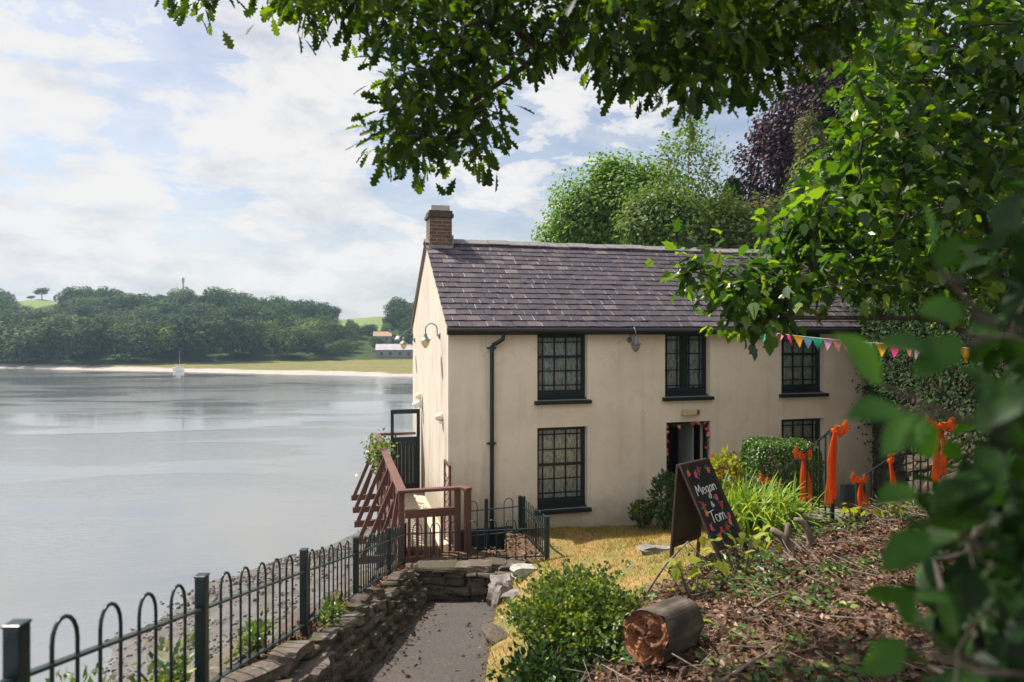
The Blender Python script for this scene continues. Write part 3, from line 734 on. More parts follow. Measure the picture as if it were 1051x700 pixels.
window('w1u', 'short'); window('w1l', 'sash'); window('w2u', 'casement'); window('w3u', 'short'); window('w3l', 'sash')
# front door: frame, leaf standing ajar inside
t0, t1, z0, z1 = OPEN['door']
mb = MB(); mb.span((t0+.002, .10, z0), (t0+.06, .2, z1-.002)); mb.span((t1-.06, .10, z0), (t1-.002, .2, z1-.002)); mb.span((t0+.06, .10, z1-.06), (t1-.06, .2, z1-.002))
df = mb.build('door_frame', M_BLACK, house, bevel=.004)
mb = MB(); mb.span((t0+.07, .26, z0+.03), (t0+.11, .98, z1-.07))
mb.build('door', M_DARKGREEN, df)
mb = MB(); mb.span((t1-.16, .42, z0), (t1-.13, 1.0, z1-.03))
mb.build('hall_wall', plain('pale_hall_paint', (.42, .43, .45), .8, .1, 4), house)

# bulkhead light over the door
t = NT('yellowed_plastic'); n = t.noise(9, 4); t.set(Base_Color=t.ramp(n, [(.4, (.55, .45, .22)), (.7, (.62, .54, .33))]), Roughness=.4); M_YEL = t.m
bl = thing('bulkhead_light', 'yellowed oblong bulkhead light above the front door', 'wall light', H(4.72, 0, 2.03), TH)
MB().span((-.20, -.03, -.055), (.20, -.003, .055)).build('back_plate', plain('cream_plate', (.5, .44, .33), .6), bl, bevel=.006)
MB().span((-.165, -.10, -.05), (.105, -.03, .05)).build('diffuser', M_YEL, bl, bevel=.015)
MB().span((.108, -.092, -.045), (.165, -.03, .045)).build('end_cap', plain('rusty_end', (.22, .08, .02), .8, .5, 30), bl, bevel=.01)
# gooseneck lamps
M_GALV = plain('weathered_zinc', (.17, .19, .20), .45, .3, 10, metal=.6)
t = NT('amber_glass'); t.set(Base_Color=(.80, .62, .30), Roughness=.12, Transmission_Weight=.55, IOR=1.3); M_AMB = t.m
t = NT('smoky_glass'); t.set(Base_Color=(.35, .37, .37), Roughness=.15, Transmission_Weight=.5, IOR=1.3); M_SMK = t.m
def lamp(loc, rot, label, glass):
    o = thing('wall_lamp', label, 'wall lamp', loc, rot, 'gooseneck lamps on the cottage walls')
    MB().lathe([(.05, 0), (.05, .018), (.035, .03)], (0, -.0, 0), 14, ((1, 0, 0), (0, 0, -1), (0, 1, 0))).build('wall_plate', M_GALV, o)
    P = [(0, -.02, 0), (0, -.05, .02), (0, -.055, .13)]+[(0, -.165-.11*math.cos(a), .13+.10*math.sin(a)) for a in np.linspace(.3, math.pi-.1, 8)[::1]]
    P = [(0, -.02, 0), (0, -.05, .01), (0, -.052, .12)]+[(0, -.162+.11*math.cos(a), .13+.11*math.sin(a)) for a in np.linspace(.2, math.pi-.05, 9)]+[(0, -.272, .06)]
    MB().tube(P, .011, 8).build('neck', M_GALV, o, smooth=True)
    MB().lathe([(.018, .07), (.024, .05), (.035, -.0), (.06, -.045), (.115, -.07), (.118, -.076), (.09, -.074)], (0, -.272, 0), 20).build('shade', M_GALV, o, smooth=True)
    MB().lathe([(.075, -.074), (.082, -.10), (.072, -.15), (.045, -.19), (.012, -.22)], (0, -.272, 0), 16).build('glass_globe', glass, o, smooth=True)
    return o
lamp(H(0, .95, 3.50), TH-R(90), 'curved neck lamp with amber globe on the sunlit gable near the front corner', M_AMB)
lamp(H(0, 4.95, 3.36), TH-R(90), 'curved neck amber lamp at the far back corner of the gable against the water', M_AMB)
lamp(H(3.45, 0, 3.43), TH, 'curved neck lamp with smoky globe between the two upper windows', M_SMK)
# sensor lights on the gable
M_WHITE = plain('white_plastic', (.75, .74, .70), .4, .08)
o = thing('security_light', 'round cream security light alone on the gable near the corner', 'security light', H(0, .62, 2.02), TH-R(90))
MB().lathe([(.075, 0), (.08, .03), (.07, .09), (.045, .13), (.01, .14)], (0, 0, 0), 16, ((1, 0, 0), (0, 0, -1), (0, 1, 0))).build('dome', plain('cream_dome', (.72, .66, .5), .35), o, smooth=True)
MB().span((-.07, -.07, -.12), (.07, -.001, -.07)).build('base', M_WHITE, o, bevel=.008)
o = thing('security_light', 'double white security light above the green side door', 'security light', H(0, 3.55, 2.05), TH-R(90))
MB().span((-.09, -.06, -.20), (.09, -.001, -.02)).build('base', M_WHITE, o, bevel=.01)
MB().lathe([(.08, 0), (.085, .04), (.07, .10), (.02, .13)], (0, -.03, .07), 16, ((1, 0, 0), (0, 0, -1), (0, 1, 0))).build('dome', plain('cream_dome_two', (.72, .62, .42), .35), o, smooth=True)
mb = MB(); mb.box((.02, -.13, -.12), (.16, .16, .12), Matrix.Rotation(.4, 3, 'X'))
mb.build('lamp_head', M_WHITE, o, bevel=.02)
# ============================================================ deck, shore fence, stone walls
t = NT('red_brown_timber'); n1 = t.noise(3, 5, .6, None, .3, (1, 1, 1)); n2 = t.noise(30, 4, .6)
c = t.ramp(n1, [(.3, (.075, .028, .018)), (.7, (.135, .052, .034))]); c = t.mix(t.ramp(n2, [(.55, 0), (.75, .35)]), c, (.22, .105, .065))
t.set(Base_Color=c, Roughness=.6); t.bump(n2, .25, .005); M_TIMBER = t.m
M_BOARD = plain('worn_pale_decking', (.46, .40, .30), .85, .25, 7, bump=.2)
deck = thing('timber_deck', 'red brown timber deck with raking struts hanging along the gable above the water', 'deck', H(0, 0, 0), TH)
DT = -.93; S0, S1 = -1.22, 4.6
ground_d = -.02
MB().span((DT, S0, -.10), (-.004, S1, -.03)).build('deck_floor', M_BOARD, deck)
mb = MB(); mb.span((DT-.02, S0-.0, -.28), (DT+.05, S1, -.104)); mb.span((-.35, S0, -.28), (-.28, S1, -.104)); mb.build('bearer', M_TIMBER, deck, bevel=.006)
ZT = 1.17
SP = [-.28, .80, 1.88, 2.96, 4.04]
posts = [S0+.05]+SP
for s in posts: MB().span((DT-.045, s-.045, -.35), (DT+.045, s+.045, ZT-.06)).build('post', M_TIMBER, deck, bevel=.006)
mb = MB(); mb.span((DT-.07, S0-.05, ZT-.058), (DT+.07, S1, ZT-.01)); mb.build('handrail', M_TIMBER, deck, bevel=.008)
for i, s in enumerate(posts):
    s2 = posts[i+1] if i+1 < len(posts) else S1
    mb = MB()
    for z in (.95, .50, .12): mb.span((DT-.025, s+.046, z-.05), (DT+.025, s2-.046, z+.05))
    mb.build('side_rail', M_TIMBER, deck, bevel=.006)
    mb = MB(); n = 7
    for q in range(1, n): x = s+(s2-s)*q/n; mb.span((DT+.026, x-.05, .0), (DT+.045, x+.05, .98))
    mb.build('side_boards', M_TIMBER, deck, bevel=.004)
for s in [S0+.10]+SP:
    ext = -.62
    if s > S0+.2: MB().span((DT+ext, s-.04, -.26), (DT-.046, s+.04, -.14)).build('outrigger', M_TIMBER, deck, bevel=.006)
    MB().beam((DT+(ext if s > S0+.2 else -.30)+.05, s, -.20), (DT-.03, s+.02, ZT-.10), .05, .075).build('raking_strut', M_TIMBER, deck, bevel=.005)
    if s > S0+.2: MB().beam((DT+ext*.55, s+.065, -.20), (DT-.03, s+.07, .72), .045, .06).build('raking_strut', M_TIMBER, deck, bevel=.005)
    MB().span((DT-.04, s-.04, -3.9), (DT+.04, s+.04, -.352)).build('pile', M_TIMBER, deck, bevel=.005)
# gate end nearest the path
GX0, GX1 = DT, -.06
MB().span((GX1-.05, S0-.05, -.08), (GX1+.05, S0+.05, ZT-.06)).build('post', M_TIMBER, deck, bevel=.006)
MB().span((GX0-.07, S0-.12, ZT-.056), (GX1+.09, S0-.005, ZT-.008)).build('handrail', M_TIMBER, deck, bevel=.008)
for z0_, z1_ in ((.70, .83), (-.02, .10)): MB().span((GX0+.05, S0-.03, z0_), (GX1-.05, S0+.02, z1_)).build('gate_rail', M_TIMBER, deck, bevel=.006)
for i in range(6):
    x = GX0+.05+(GX1-GX0-.1)*(i+.5)/6
    MB().span((x-.022, S0-.025, .10), (x+.022, S0+.015, .70)).build('baluster', M_TIMBER, deck, bevel=.004)
# short return beside the house corner, with lattice
MB().span((GX1+.09, S0-.20, -.10), (GX1+.19, S0-.10, ZT-.06)).build('post', M_TIMBER, deck, bevel=.006)
MB().beam((GX1+.02, S0+.02, ZT-.03), (GX1+.15, S0-.22, ZT-.03), .12, .05).build('handrail', M_TIMBER, deck, bevel=.006)
mb = MB()
for i in range(9):
    mb.beam((GX1-.02, -.62+.0, .0+i*.12), (GX1-.02, -.10, .26+i*.12), .008, .02); mb.beam((GX1-.012, -.62, .26+i*.12), (GX1-.012, -.10, i*.12), .008, .02)
mb.span((GX1-.03, -.66, -.05), (GX1+.0, -.61, 1.36)); mb.span((GX1-.03, -.11, -.05), (GX1+.0, -.06, 1.36)); mb.span((GX1-.03, -.66, 1.32), (GX1+0, -.06, 1.37))
mb.build('lattice_panel', M_TIMBER, deck)
# rail across the far end of the deck
mb = MB()
for z in (ZT-.05, .88): mb.span((DT-.06, S1+.02, z-.03), (-.02, S1+.08, z+.03))
mb.build('end_rail', M_TIMBER, deck, bevel=.006)
for x in (DT-.0, -.5): MB().span((x-.02, S1+.03, -.1), (x+.02, S1+.07, ZT-.08)).build('post', M_TIMBER, deck)
# green half-glazed door across the deck
sd = thing('side_door', 'dark green half glazed door standing across the timber deck', 'door', H(-.69, 3.72, -.02), TH)
mb = MB(); hgt = 1.83; wd_ = .66
for (a, b) in (((0, 0, 0), (.07, .05, hgt)), ((wd_-.07, 0, 0), (wd_, .05, hgt)), ((.07, 0, hgt-.10), (wd_-.07, .05, hgt)), ((.07, 0, 0), (wd_-.07, .05, .15)), ((.07, 0, 1.10), (wd_-.07, .05, 1.20))): mb.span(a, b)
mb.build('frame', M_DARKGREEN, sd, bevel=.004)
mb = MB()
for i in range(6): x = .07+(wd_-.14)*i/6; mb.span((x+.002, .012, .15), (x+(wd_-.14)/6-.002, .04, 1.10))
mb.build('boards', M_DARKGREEN, sd, bevel=.003)
MB().span((.07, .02, 1.20), (wd_-.07, .026, hgt-.10)).build('pane', M_GLASS, sd)
MB().lathe([(.022, 0), (.012, .02), (.026, .05), (.02, .065)], (.035, 0, .95), 10, ((1, 0, 0), (0, 0, -1), (0, 1, 0))).build('handle', plain('brass', (.5, .35, .12), .3, .1, 5, metal=1), sd)

# ---- bow-top fences
t = NT('fence_green'); n1 = t.noise(14, 5, .65); n2 = t.noise(60, 3)
c = t.ramp(n1, [(.35, (.006, .017, .019)), (.7, (.011, .028, .030))]); c = t.mix(t.ramp(n2, [(.64, 0), (.76, .5)]), c, (.11, .13, .11))
t.set(Base_Color=c, Roughness=t.ramp(n1, [(.3, .25), (.7, .5)])); t.bump(n2, .2, .003); M_FENCE = t.m; t.p.inputs['Specular IOR Level'].default_value = .4
FH = .62
def bow_fence(label, pts, posts, pitch=.285, first=0., hgt=FH, skip=()):
    """pts: foot line (world), posts: distances along it"""
    pts = np.array(pts, float); seg = np.linalg.norm(np.diff(pts[:, :2], axis=0), axis=1); acc = np.concatenate([[0], np.cumsum(seg)])
    def at(s): return np.array([np.interp(s, acc, pts[:, i]) for i in range(3)])
    def dirv(s): d = at(min(s+.05, acc[-1]))-at(max(s-.05, 0)); d[2] = 0; return d/np.linalg.norm(d)
    o = thing('bow_top_fence', label, 'fence', tuple(at(0)), 0, 'green bow topped fences'); base = at(0)
    for s in posts:
        p = at(s)-base; d = dirv(s); n = np.array((-d[1], d[0], 0)); M3 = np.stack([d, n, (0, 0, 1)], 1)
        mb = MB().box(p+np.array((0, 0, hgt/2-.14)), (.055, .055, hgt+.30), M3); mb.box(p+np.array((0, 0, hgt+.015)), (.062, .062, .012), M3)
        mb.build('post', M_FENCE, o, bevel=.006)
    L = acc[-1]; k = int(L/.4)+2; ss = np.linspace(0, L, k)
    for (z, w) in ((hgt-.155, .034), (.055, .036)):
        mb = MB()
        for a, b in zip(ss[:-1], ss[1:]): mb.beam(at(a)-base+(0, 0, z), at(b)-base+(0, 0, z), w, .012)
        mb.build('rail', M_FENCE, o)
    s = first+.09
    while s+pitch*.5 < L-.03:
        a, b = s, s+pitch*.5
        if not any(abs(q-(a+b)/2) < .105 for q in posts) and not any(u < a < v for u, v in skip):
            pa, pb = at(a)-base, at(b)-base; r = pitch*.25; m = (pa+pb)/2; d = (pb-pa)/2
            zt = hgt-.012-r*1.1
            P = [pa+(0, 0, .02), pa+(0, 0, zt*.5)]+[m-d*math.cos(q)+np.array((0, 0, zt+r*1.25*math.sin(q))) for q in np.linspace(0, math.pi, 9)]+[pb+(0, 0, zt*.5), pb+(0, 0, .02)]
            mb = MB().tube(P, .0075, 8); mb.build('hoop', M_FENCE, o, smooth=True)
        s += pitch
    return o
fx = lambda Y: np.interp(Y, [0, 2.15, 3.5, 5.3, 7, 9.24, 10.86], [-1.5, -1.56, -1.59, -1.615, -1.60, -1.665, -1.70])
fp = [(float(fx(y)), y, float(zfb(np.array(y)))+EYE) for y in (.25, 1.2, 2.15, 3.5, 5.3, 7.0, 9.24, 10.8)]
fpa = np.array(fp); facc = np.concatenate([[0], np.cumsum(np.linalg.norm(np.diff(fpa[:, :2], axis=0), axis=1))])
bow_fence('long green bow topped fence running down beside the path above the water', fp, [facc[0], facc[2], facc[3], facc[4], facc[5], facc[6], facc[7]], .283, .0)
pA, pB, pC, pD = (-1.66, 10.74, -3.70+EYE), (.52, 10.0, -3.39+EYE), (.18, 11.35, -3.42+EYE), (-.78, 11.12, -3.45+EYE)
bow_fence('green bow topped fence across the top of the dark stone wall at the path end', [pA, pB], [np.hypot(2.18, .74)], .31, .02)
bow_fence('short green bow topped fence running back from the lawn corner to the house', [pB, pC], [.03, 1.34], .20, .06)
bow_fence('green bow topped fence close to the cottage wall over the basement well', [pC, pD], [.05, .62], .30, .08)

# ---- stone walls built of separate-looking stones
t = NT('rubble_stone'); r = t.island(); n1 = t.noise(7, 6, .65); n2 = t.noise(35, 5, .7); n3 = t.noise(2.2, 4, .6)
c = t.ramp(r, [(0, (.035, .025, .019)), (.4, (.068, .049, .038)), (.75, (.115, .088, .07)), (1, (.20, .165, .14))])
c = t.mix(.5, c, t.ramp(n2, [(.3, (.02, .015, .012)), (.7, (.20, .16, .13))]))
c = t.mix(t.ramp(n1, [(.62, 0), (.72, .65)]), c, (.36, .35, .31))
c = t.mix(t.ramp(n3, [(.50, 0), (.64, .6)]), c, (.06, .065, .02))
t.set(Base_Color=c, Roughness=.92); t.p.inputs['Specular IOR Level'].default_value = .25; t.bump(t.math('ADD', n1, n2), .7, .02); M_STONE = t.m
_bs = bmesh.new(); bmesh.ops.create_cube(_bs, size=1.0); bmesh.ops.subdivide_edges(_bs, edges=_bs.edges[:], cuts=3, use_grid_fill=True)
CUBE_V = np.array([v.co[:] for v in _bs.verts]); CUBE_F = [tuple(v.index for v in f.verts) for f in _bs.faces]; _bs.free()
def stone_v(size, g, rough=.15, round_=.25):
    v = CUBE_V.copy(); n = v/np.linalg.norm(v, axis=1)[:, None]*.62
    v = v*(1-round_)+n*round_
    ph = g.uniform(0, 6, 9); f = g.uniform(3, 7, 9)
    d = np.stack([sum(np.sin(v[:, (i+j) % 3]*f[j*3+i]+ph[j*3+i]) for j in range(3)) for i in range(3)], 1)
    v = v+d*rough*.33+g.normal(size=v.shape)*.012
    return v*np.array(size)
def stones_along(mb, g, p0, p1, z0f, z1f, thick, ln=(.16, .42), ht=(.07, .15), batter=0.):
    """courses of rough stones between two ground points; z0f / z1f give foot and top along the way"""
    p0 = np.array(p0, float); p1 = np.array(p1, float); L = np.linalg.norm(p1-p0); d = (p1-p0)/L; n = np.array((-d[1], d[0]))
    zc = 0.
    hmax = max(z1f(s)-z0f(s) for s in np.linspace(0, L, 12))
    while zc < hmax:
        h = g.uniform(*ht); s = -g.uniform(0, .2)
        while s < L:
            l = g.uniform(*ln); m = min(max(s+l/2, 0), L); zb = z0f(m)+zc
            if zb < z1f(m)-.02:
                hh = min(h, z1f(m)-zb+.03); tk = thick*g.uniform(.8, 1.1); j = g.normal()*.018
                v = stone_v((l*.97, tk, hh*.96), g)
                M2 = np.array(((d[0], n[0]), (d[1], n[1]))); a = g.normal()*.06
                Rz = np.array(((math.cos(a), -math.sin(a)), (math.sin(a), math.cos(a))))
                xy = v[:, :2] @ Rz.T @ M2.T+p0+d*m+n*(j+batter*zc)
                sl = (z0f(min(m+.1, L))-z0f(max(m-.1, 0)))/.2
                mb.add(np.column_stack([xy, v[:, 2]+zb+hh/2+((xy-(p0+d*m)) @ d)*sl]), CUBE_F)
            s += l
        zc += h
g = np.random.default_rng(11)
mb = MB()
wallx = lambda Y: -1.22
stones_along(mb, g, (-1.24, -1), (-1.24, 9.9), lambda s: float(zpath(np.array(s-1)))+EYE-.06, lambda s: float(zfb(np.array(s-1)))+EYE-.02+.03*math.sin(s*2.1), .20, (.10, .34), (.045, .12), .48)
# flat irregular coping stones on top, between path wall and fence
s = -1.
while s < 10.2:
    l = g.uniform(.22, .55); z = float(zfb(np.array(s+l/2)))+EYE
    if g.random() < .86:
        wdt = g.uniform(.13, .22); v = stone_v((wdt, l*.95, g.uniform(.06, .13)), g, .13, .2)
        a = g.normal()*.18; Rm = np.array(Matrix.Rotation(a, 3, 'Z') @ Matrix.Rotation(g.normal()*.10, 3, 'Y') @ Matrix.Rotation(-.245+g.normal()*.05, 3, 'X'))
        mb.add(v @ Rm.T+np.array((-1.46+g.normal()*.03, s+l/2, z+.015)), CUBE_F)
    s += l
tag(mb.build('path_retaining_wall', M_STONE, None, False), 'low rubble stone wall along the left of the path under the long fence', 'stone wall')
mb = MB()
stones_along(mb, g, (-1.32, 9.93), (-.02, 9.84), lambda s: -4.02+EYE, lambda s: -3.50+EYE, .26, (.14, .42), (.06, .14))
for i in range(6):
    v = stone_v((.34, .30, .09), g, .12, .2); mb.add(v+np.array((-1.2+i*.24, 9.98+g.normal()*.03, -3.47+EYE)), CUBE_F)
tag(mb.build('path_end_wall', M_STONE), 'dark rubble stone wall closing the far end of the tarmac path', 'stone wall')
mb = MB()
stones_along(mb, g, (-1.84, -1), (-1.84, 10.9), lambda s: -7.5+EYE, lambda s: float(zfb(np.array(s-1)))+EYE-.06, .18, (.4, .9), (.25, .4))
tag(mb.build('sea_wall', M_STONE), 'tall stone sea wall below the long fence dropping to the shingle', 'stone wall')
# basement light well: near-black panels, one over the cottage wall
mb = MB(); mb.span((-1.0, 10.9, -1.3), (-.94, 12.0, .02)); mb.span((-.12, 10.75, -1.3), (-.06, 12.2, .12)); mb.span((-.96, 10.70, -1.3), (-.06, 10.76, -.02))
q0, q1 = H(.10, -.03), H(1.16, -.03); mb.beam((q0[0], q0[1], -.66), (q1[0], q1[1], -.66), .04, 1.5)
tag(mb.build('basement_well', plain('near_black_lining', (.012, .015, .02), .7, .3, 6)), 'dark basement light well beside the cottage wall behind the fence', 'light well')
mb = MB()
for z in (-.18, -.48): mb.tube([(-.93, 11.05, z), (-.13, 11.3, z)], .022, 8)
tag(mb.build('well_guard_rail', plain('blue_grey_rail', (.10, .14, .18), .5)), 'blue grey tubular guard rails inside the dark basement well', 'rail')
# loose rocks
def rock(name, label, c, size, rot, rough=.16, grp=None, m=None, seed=1):
    g2 = np.random.default_rng(seed); v = stone_v(size, g2, rough*1.5, .2) @ np.array(Matrix.Rotation(rot, 3, 'Z')).T
    me = bpy.data.meshes.new(name); me.from_pydata(v.tolist(), [], CUBE_F); me.update()
    o = link(name, me, m or M_STONE, None, False); o.location = c
    return tag(o, label, 'rock', grp)
M_SLAB = plain('grey_slab_stone', (.19, .165, .15), .9, .45, 9, bump=.8)
def grock(px, py, Y, dz=0.):
    p = W(px, py, Y); return (p[0], p[1], g1(p[0], p[1])+dz)
rock('rock', 'pale pointed slab leaning at the end of the path below the fence', grock(516, 588, 9.6, .06), (.30, .26, .16), .3, .2, 'rocks by the path end', M_SLAB, 2)
rock('rock', 'flat whitish rock on the grass just under the corner fence post', grock(538, 584, 9.55, .04), (.28, .22, .12), .1, .15, 'rocks by the path end', plain('whitish_stone', (.33, .33, .30), .9, .45, 12, bump=.8), 3)
rock('rock', 'grey boulder half in shadow at the right end of the path wall', grock(512, 604, 9.3, .06), (.26, .24, .24), .8, .2, 'rocks by the path end', M_SLAB, 4)
rock('rock', 'thin grey slab lying on the grass beside the path bend', grock(526, 601, 9.0, .03), (.30, .16, .10), 1.0, .2, 'rocks by the path end', M_SLAB, 5)
rock('rock', 'flat brown grey rock lying on the dry lawn left of the chalkboard', grock(672, 562, 8.6, .02), (.40, .22, .13), .1, .2, None, M_SLAB, 6)
rock('rock', 'small brown stone half buried in the grass edge of the path', grock(514, 668, 6.6, .01), (.22, .3, .14), .5, .2, None, M_STONE, 8)
# ivy-clad retaining wall to the right of the stairs
g = np.random.default_rng(19); mb = MB()
ys_ = [4.0, 6, 9.5, 14.5]
for a, b in zip(ys_[:-1], ys_[1:]):
    pa = (float(xwall(a)), a); pb = (float(xwall(b)), b); L = math.hypot(pb[0]-pa[0], pb[1]-pa[1])
    stones_along(mb, g, pa, pb, lambda s, a=a, b=b, pa=pa, pb=pb, L=L: min(g1(pa[0]-.5+(pb[0]-pa[0])*s/L, a+(b-a)*s/L), 1.6)-.15, lambda s: .62+EYE, .34, (.25, .6), (.14, .26))
tag(mb.build('bank_retaining_wall', M_STONE), 'high dark rubble wall hung with ivy behind the garden stairs', 'stone wall')
# ============================================================ chalkboard, railings, ribbons, bunting, log, boat
M_DARKWOOD = plain('dark_stained_wood', (.04, .02, .015), .5, .35, 9, bump=.15)
M_CHALKBOARD = plain('chalkboard_black', (.012, .012, .013), .65, .4, 5)
M_BACKPANEL = plain('board_back', (.055, .045, .022), .7, .25, 3)
def flat(name, c, rough=.7): return plain(name, c, rough, .12, 20)
M_CHALK = flat('white_chalk', (.78, .78, .76))
sign = thing('chalkboard_sign', 'dark wood folding chalkboard sign lettered Megan & Tom standing on the dry lawn', 'sign', (1.667, 6.85, -2.40+EYE), math.atan2(.665, .747))
SW, TZ = .526, 1.03
def panel(y0, z0, y1, z1):
    top = np.array((0, y0, z0)); dn = np.array((0, y1-y0, z1-z0)); Lp = np.linalg.norm(dn); dn = dn/Lp; nrm = np.cross((1, 0, 0), dn); nrm = nrm if nrm[1]*(y1-y0) > 0 else -nrm
    return (lambda u, v, n=0.: top+np.array((u, 0, 0))+dn*v+nrm*n), Lp, np.stack([(1, 0, 0), dn, nrm], 1)
def frame_panel(name, fp, Lp, Rm, board_to, mat_board, bname):
    mb = MB()
    for u in (.022, SW-.022): mb.box(fp(u, Lp/2), (.044, Lp, .024), Rm)
    mb.box(fp(SW/2, .022), (SW-.088, .044, .022), Rm); mb.box(fp(SW/2, board_to+.03), (SW-.088, .06, .022), Rm)
    o = mb.build(name, M_DARKWOOD, sign, bevel=.004)
    b = MB().box(fp(SW/2, (.044+board_to)/2), (SW-.088, board_to-.044, .010), Rm).build(bname, mat_board, o)
    return o, b
fpF, LF, RF = panel(-.012, TZ, -.50, .12)
fpB, LB, RB = panel(.014, TZ, .11, -.10)
frontp, fboard = frame_panel('front_panel', fpF, LF, RF, .82, M_CHALKBOARD, 'chalkboard')
backp, bboard = frame_panel('back_panel', fpB, LB, RB, .80, M_BACKPANEL, 'backing_board')
mb = MB()
for u in (.03, SW-.03): mb.tube([(u-.02, 0, TZ-.02), (u+.02, 0, TZ-.02)], .014, 8)
mb.build('hinge', plain('steel_hinge', (.35, .34, .32), .4, .2, 8, metal=1), sign)
circ = [(.3+.3*math.cos(a), .5+.5*math.sin(a)) for a in np.linspace(1.2, 1.2+2*math.pi, 13)]
GLY = {'M': ([[(0, -.05), (.12, 1.6), (.45, .55), (.82, 1.65), (.98, -.05)]], 1.15),
 'e': ([[(0, .48), (.5, .58), (.46, .9), (.22, 1), (.02, .6), (.1, .12), (.38, 0), (.62, .22)]], .68),
 'g': ([[(.55, .88), (.28, 1), (.02, .55), (.14, .1), (.38, .1), (.55, .5), (.57, 1), (.56, -.5), (.38, -1), (.05, -.85), (.2, -.4), (.75, .1)]], .78),
 'a': ([[(.55, .88), (.26, 1), (0, .5), (.15, .02), (.42, .2), (.55, .98), (.55, .25), (.74, .02)]], .78),
 'n': ([[(0, 1), (.02, 0), (.06, .62), (.3, 1), (.5, .82), (.52, 0)]], .7),
 'T': ([[(-.1, 1.55), (.95, 1.75)], [(.42, 1.66), (.36, 0)]], .78), 'o': ([circ], .72),
 'm': ([[(0, 1), (0, 0), (.05, .7), (.24, 1), (.38, .8), (.38, 0), (.44, .7), (.64, 1), (.8, .8), (.82, 0)]], 1.0),
 '&': ([[(.85, .05), (.12, 1.15), (.3, 1.5), (.52, 1.2), (.0, .42), (.2, 0), (.52, .1), (.85, .65)]], 1.0)}
def write(mb, txt, u0, v0, xh, w=None, slope=0., r=.0042):
    adv = sum(GLY[c][1] for c in txt); kx = (w/adv) if w else xh; x = 0.
    for c in txt:
        for st in GLY[c][0]:
            pts = np.array(st); q = np.linspace(0, len(pts)-1, (len(pts)-1)*3+1)
            P = [fpF(u0+(x+np.interp(i, range(len(pts)), pts[:, 0]))*kx, v0-np.interp(i, range(len(pts)), pts[:, 1])*xh-slope*(x*kx), .0075) for i in q]
            mb.tube(P, r, 5)
        x += GLY[c][1]
mb = MB(); write(mb, 'Megan', .085, .335, .062, .36, .04); write(mb, '&', .235, .475, .036, .05); write(mb, 'Tom', .13, .625, .070, .27, .03)
mb.build('chalk_lettering', M_CHALK, frontp)
g = np.random.default_rng(5)
def rose(mb, u, v, r):
    for k in range(5):
        a = k*1.257+g.uniform(0, .5); c = (u+.55*r*math.cos(a), v+.62*r*math.sin(a)*1.25)
        P = [fpF(c[0]+.55*r*math.cos(q), c[1]+.6*r*math.sin(q), .0056+.0004*k) for q in np.linspace(0, 2*math.pi, 9)[:-1]]; mb.add(P, [tuple(range(8))])
roses = {'orange_roses': ((.72, .17, .06), [(.085, .10), (.43, .115), (.10, .515), (.42, .66), (.16, .755)]), 'red_roses': ((.55, .03, .04), [(.27, .09), (.105, .435), (.40, .475), (.335, .70), (.23, .70)]), 'pink_roses': ((.68, .07, .24), [(.19, .135), (.37, .395), (.085, .655), (.45, .60)])}
for nm, (c, ps) in list(roses.items()):
    mb = MB()
    for u, v in ps: rose(mb, u, v, .026)
    roses[nm] = (c, ps, mb.build(nm, flat(nm+'_paint', c), frontp))
mb = MB()
for c, ps, _ in roses.values():
    for u, v in ps:
        for k in range(3):
            a = g.uniform(0, 6.28); q = (u+.042*math.cos(a), v+.05*math.sin(a)); d = np.array((math.cos(a), math.sin(a)))*.016; n = np.array((-d[1], d[0]))*.5
            if .05 < q[0] < .48 and .05 < q[1] < .8: mb.add([fpF(*(q-d), .0052), fpF(*(q+n), .0052), fpF(*(q+d), .0052), fpF(*(q-n), .0052)], [(0, 1, 2, 3)])
join(mb.build('painted_flowers', flat('painted_leaf_green', (.06, .42, .16)), frontp), [q[2] for q in roses.values()])

# ---- stair railings
M_RAIL = plain('railing_dark_green', (.012, .022, .022), .4, .3, 9)
M_RAILT = plain('railing_teal', (.03, .075, .08), .45, .3, 9)
def railing(label, A, B, n, mat, drop=.10, hA=.95, hB=.95, posts=(True, True)):
    """A, B: top ends of the handrail (world)"""
    A = np.array(A, float); B = np.array(B, float); o = thing('stair_railing', label, 'railing', tuple(A-(0, 0, hA)), 0, 'railings of the garden stairs'); b0 = A-(0, 0, hA)
    d = (B-A); d[2] = 0; L = np.linalg.norm(d)
    MB().beam(A-b0, B-b0, .045, .012).build('handrail', mat, o)
    fa, fb = A-(0, 0, hA-drop), B-(0, 0, hB-drop)
    MB().beam(fa-b0, fb-b0, .035, .012).build('bottom_rail', mat, o)
    for p, h, k in ((A, hA, 0), (B, hB, 1)):
        if posts[k]: MB().span(tuple(p-b0-(.022, .022, h+.15)), tuple(p-b0+(.022, .022, .03))).build('post', mat, o, bevel=.004)
    for i in range(1, n):
        f = i/n; t_ = A+(B-A)*f; m_ = fa+(fb-fa)*f
        MB().tube([m_-b0, t_-b0], .010, 6).build('baluster', mat, o)
    return o
rA1, rA0 = W(854, 441, 8.2), W(789, 494, 9.6)
railing('dark stair railing sloping up from the grassy clump to a tall ribboned post', rA1, rA0, 11, M_RAIL, .12, 1.12, .9)
rB0, rB1 = W(880, 493, 9.2), W(925, 459, 9.05); rB2 = W(960, 438, 8.8)
railing('dark stair railing on the far side of the stairs rising to a double bow', rB0, rB2, 11, M_RAIL, .08, .62, .95)
rC0, rC1 = W(736, 478, 10.6), W(802, 502, 9.7)
railing('low teal railing half hidden behind the grassy clump near the front door', rC0, rC1, 9, M_RAILT, .08, .85, .85)
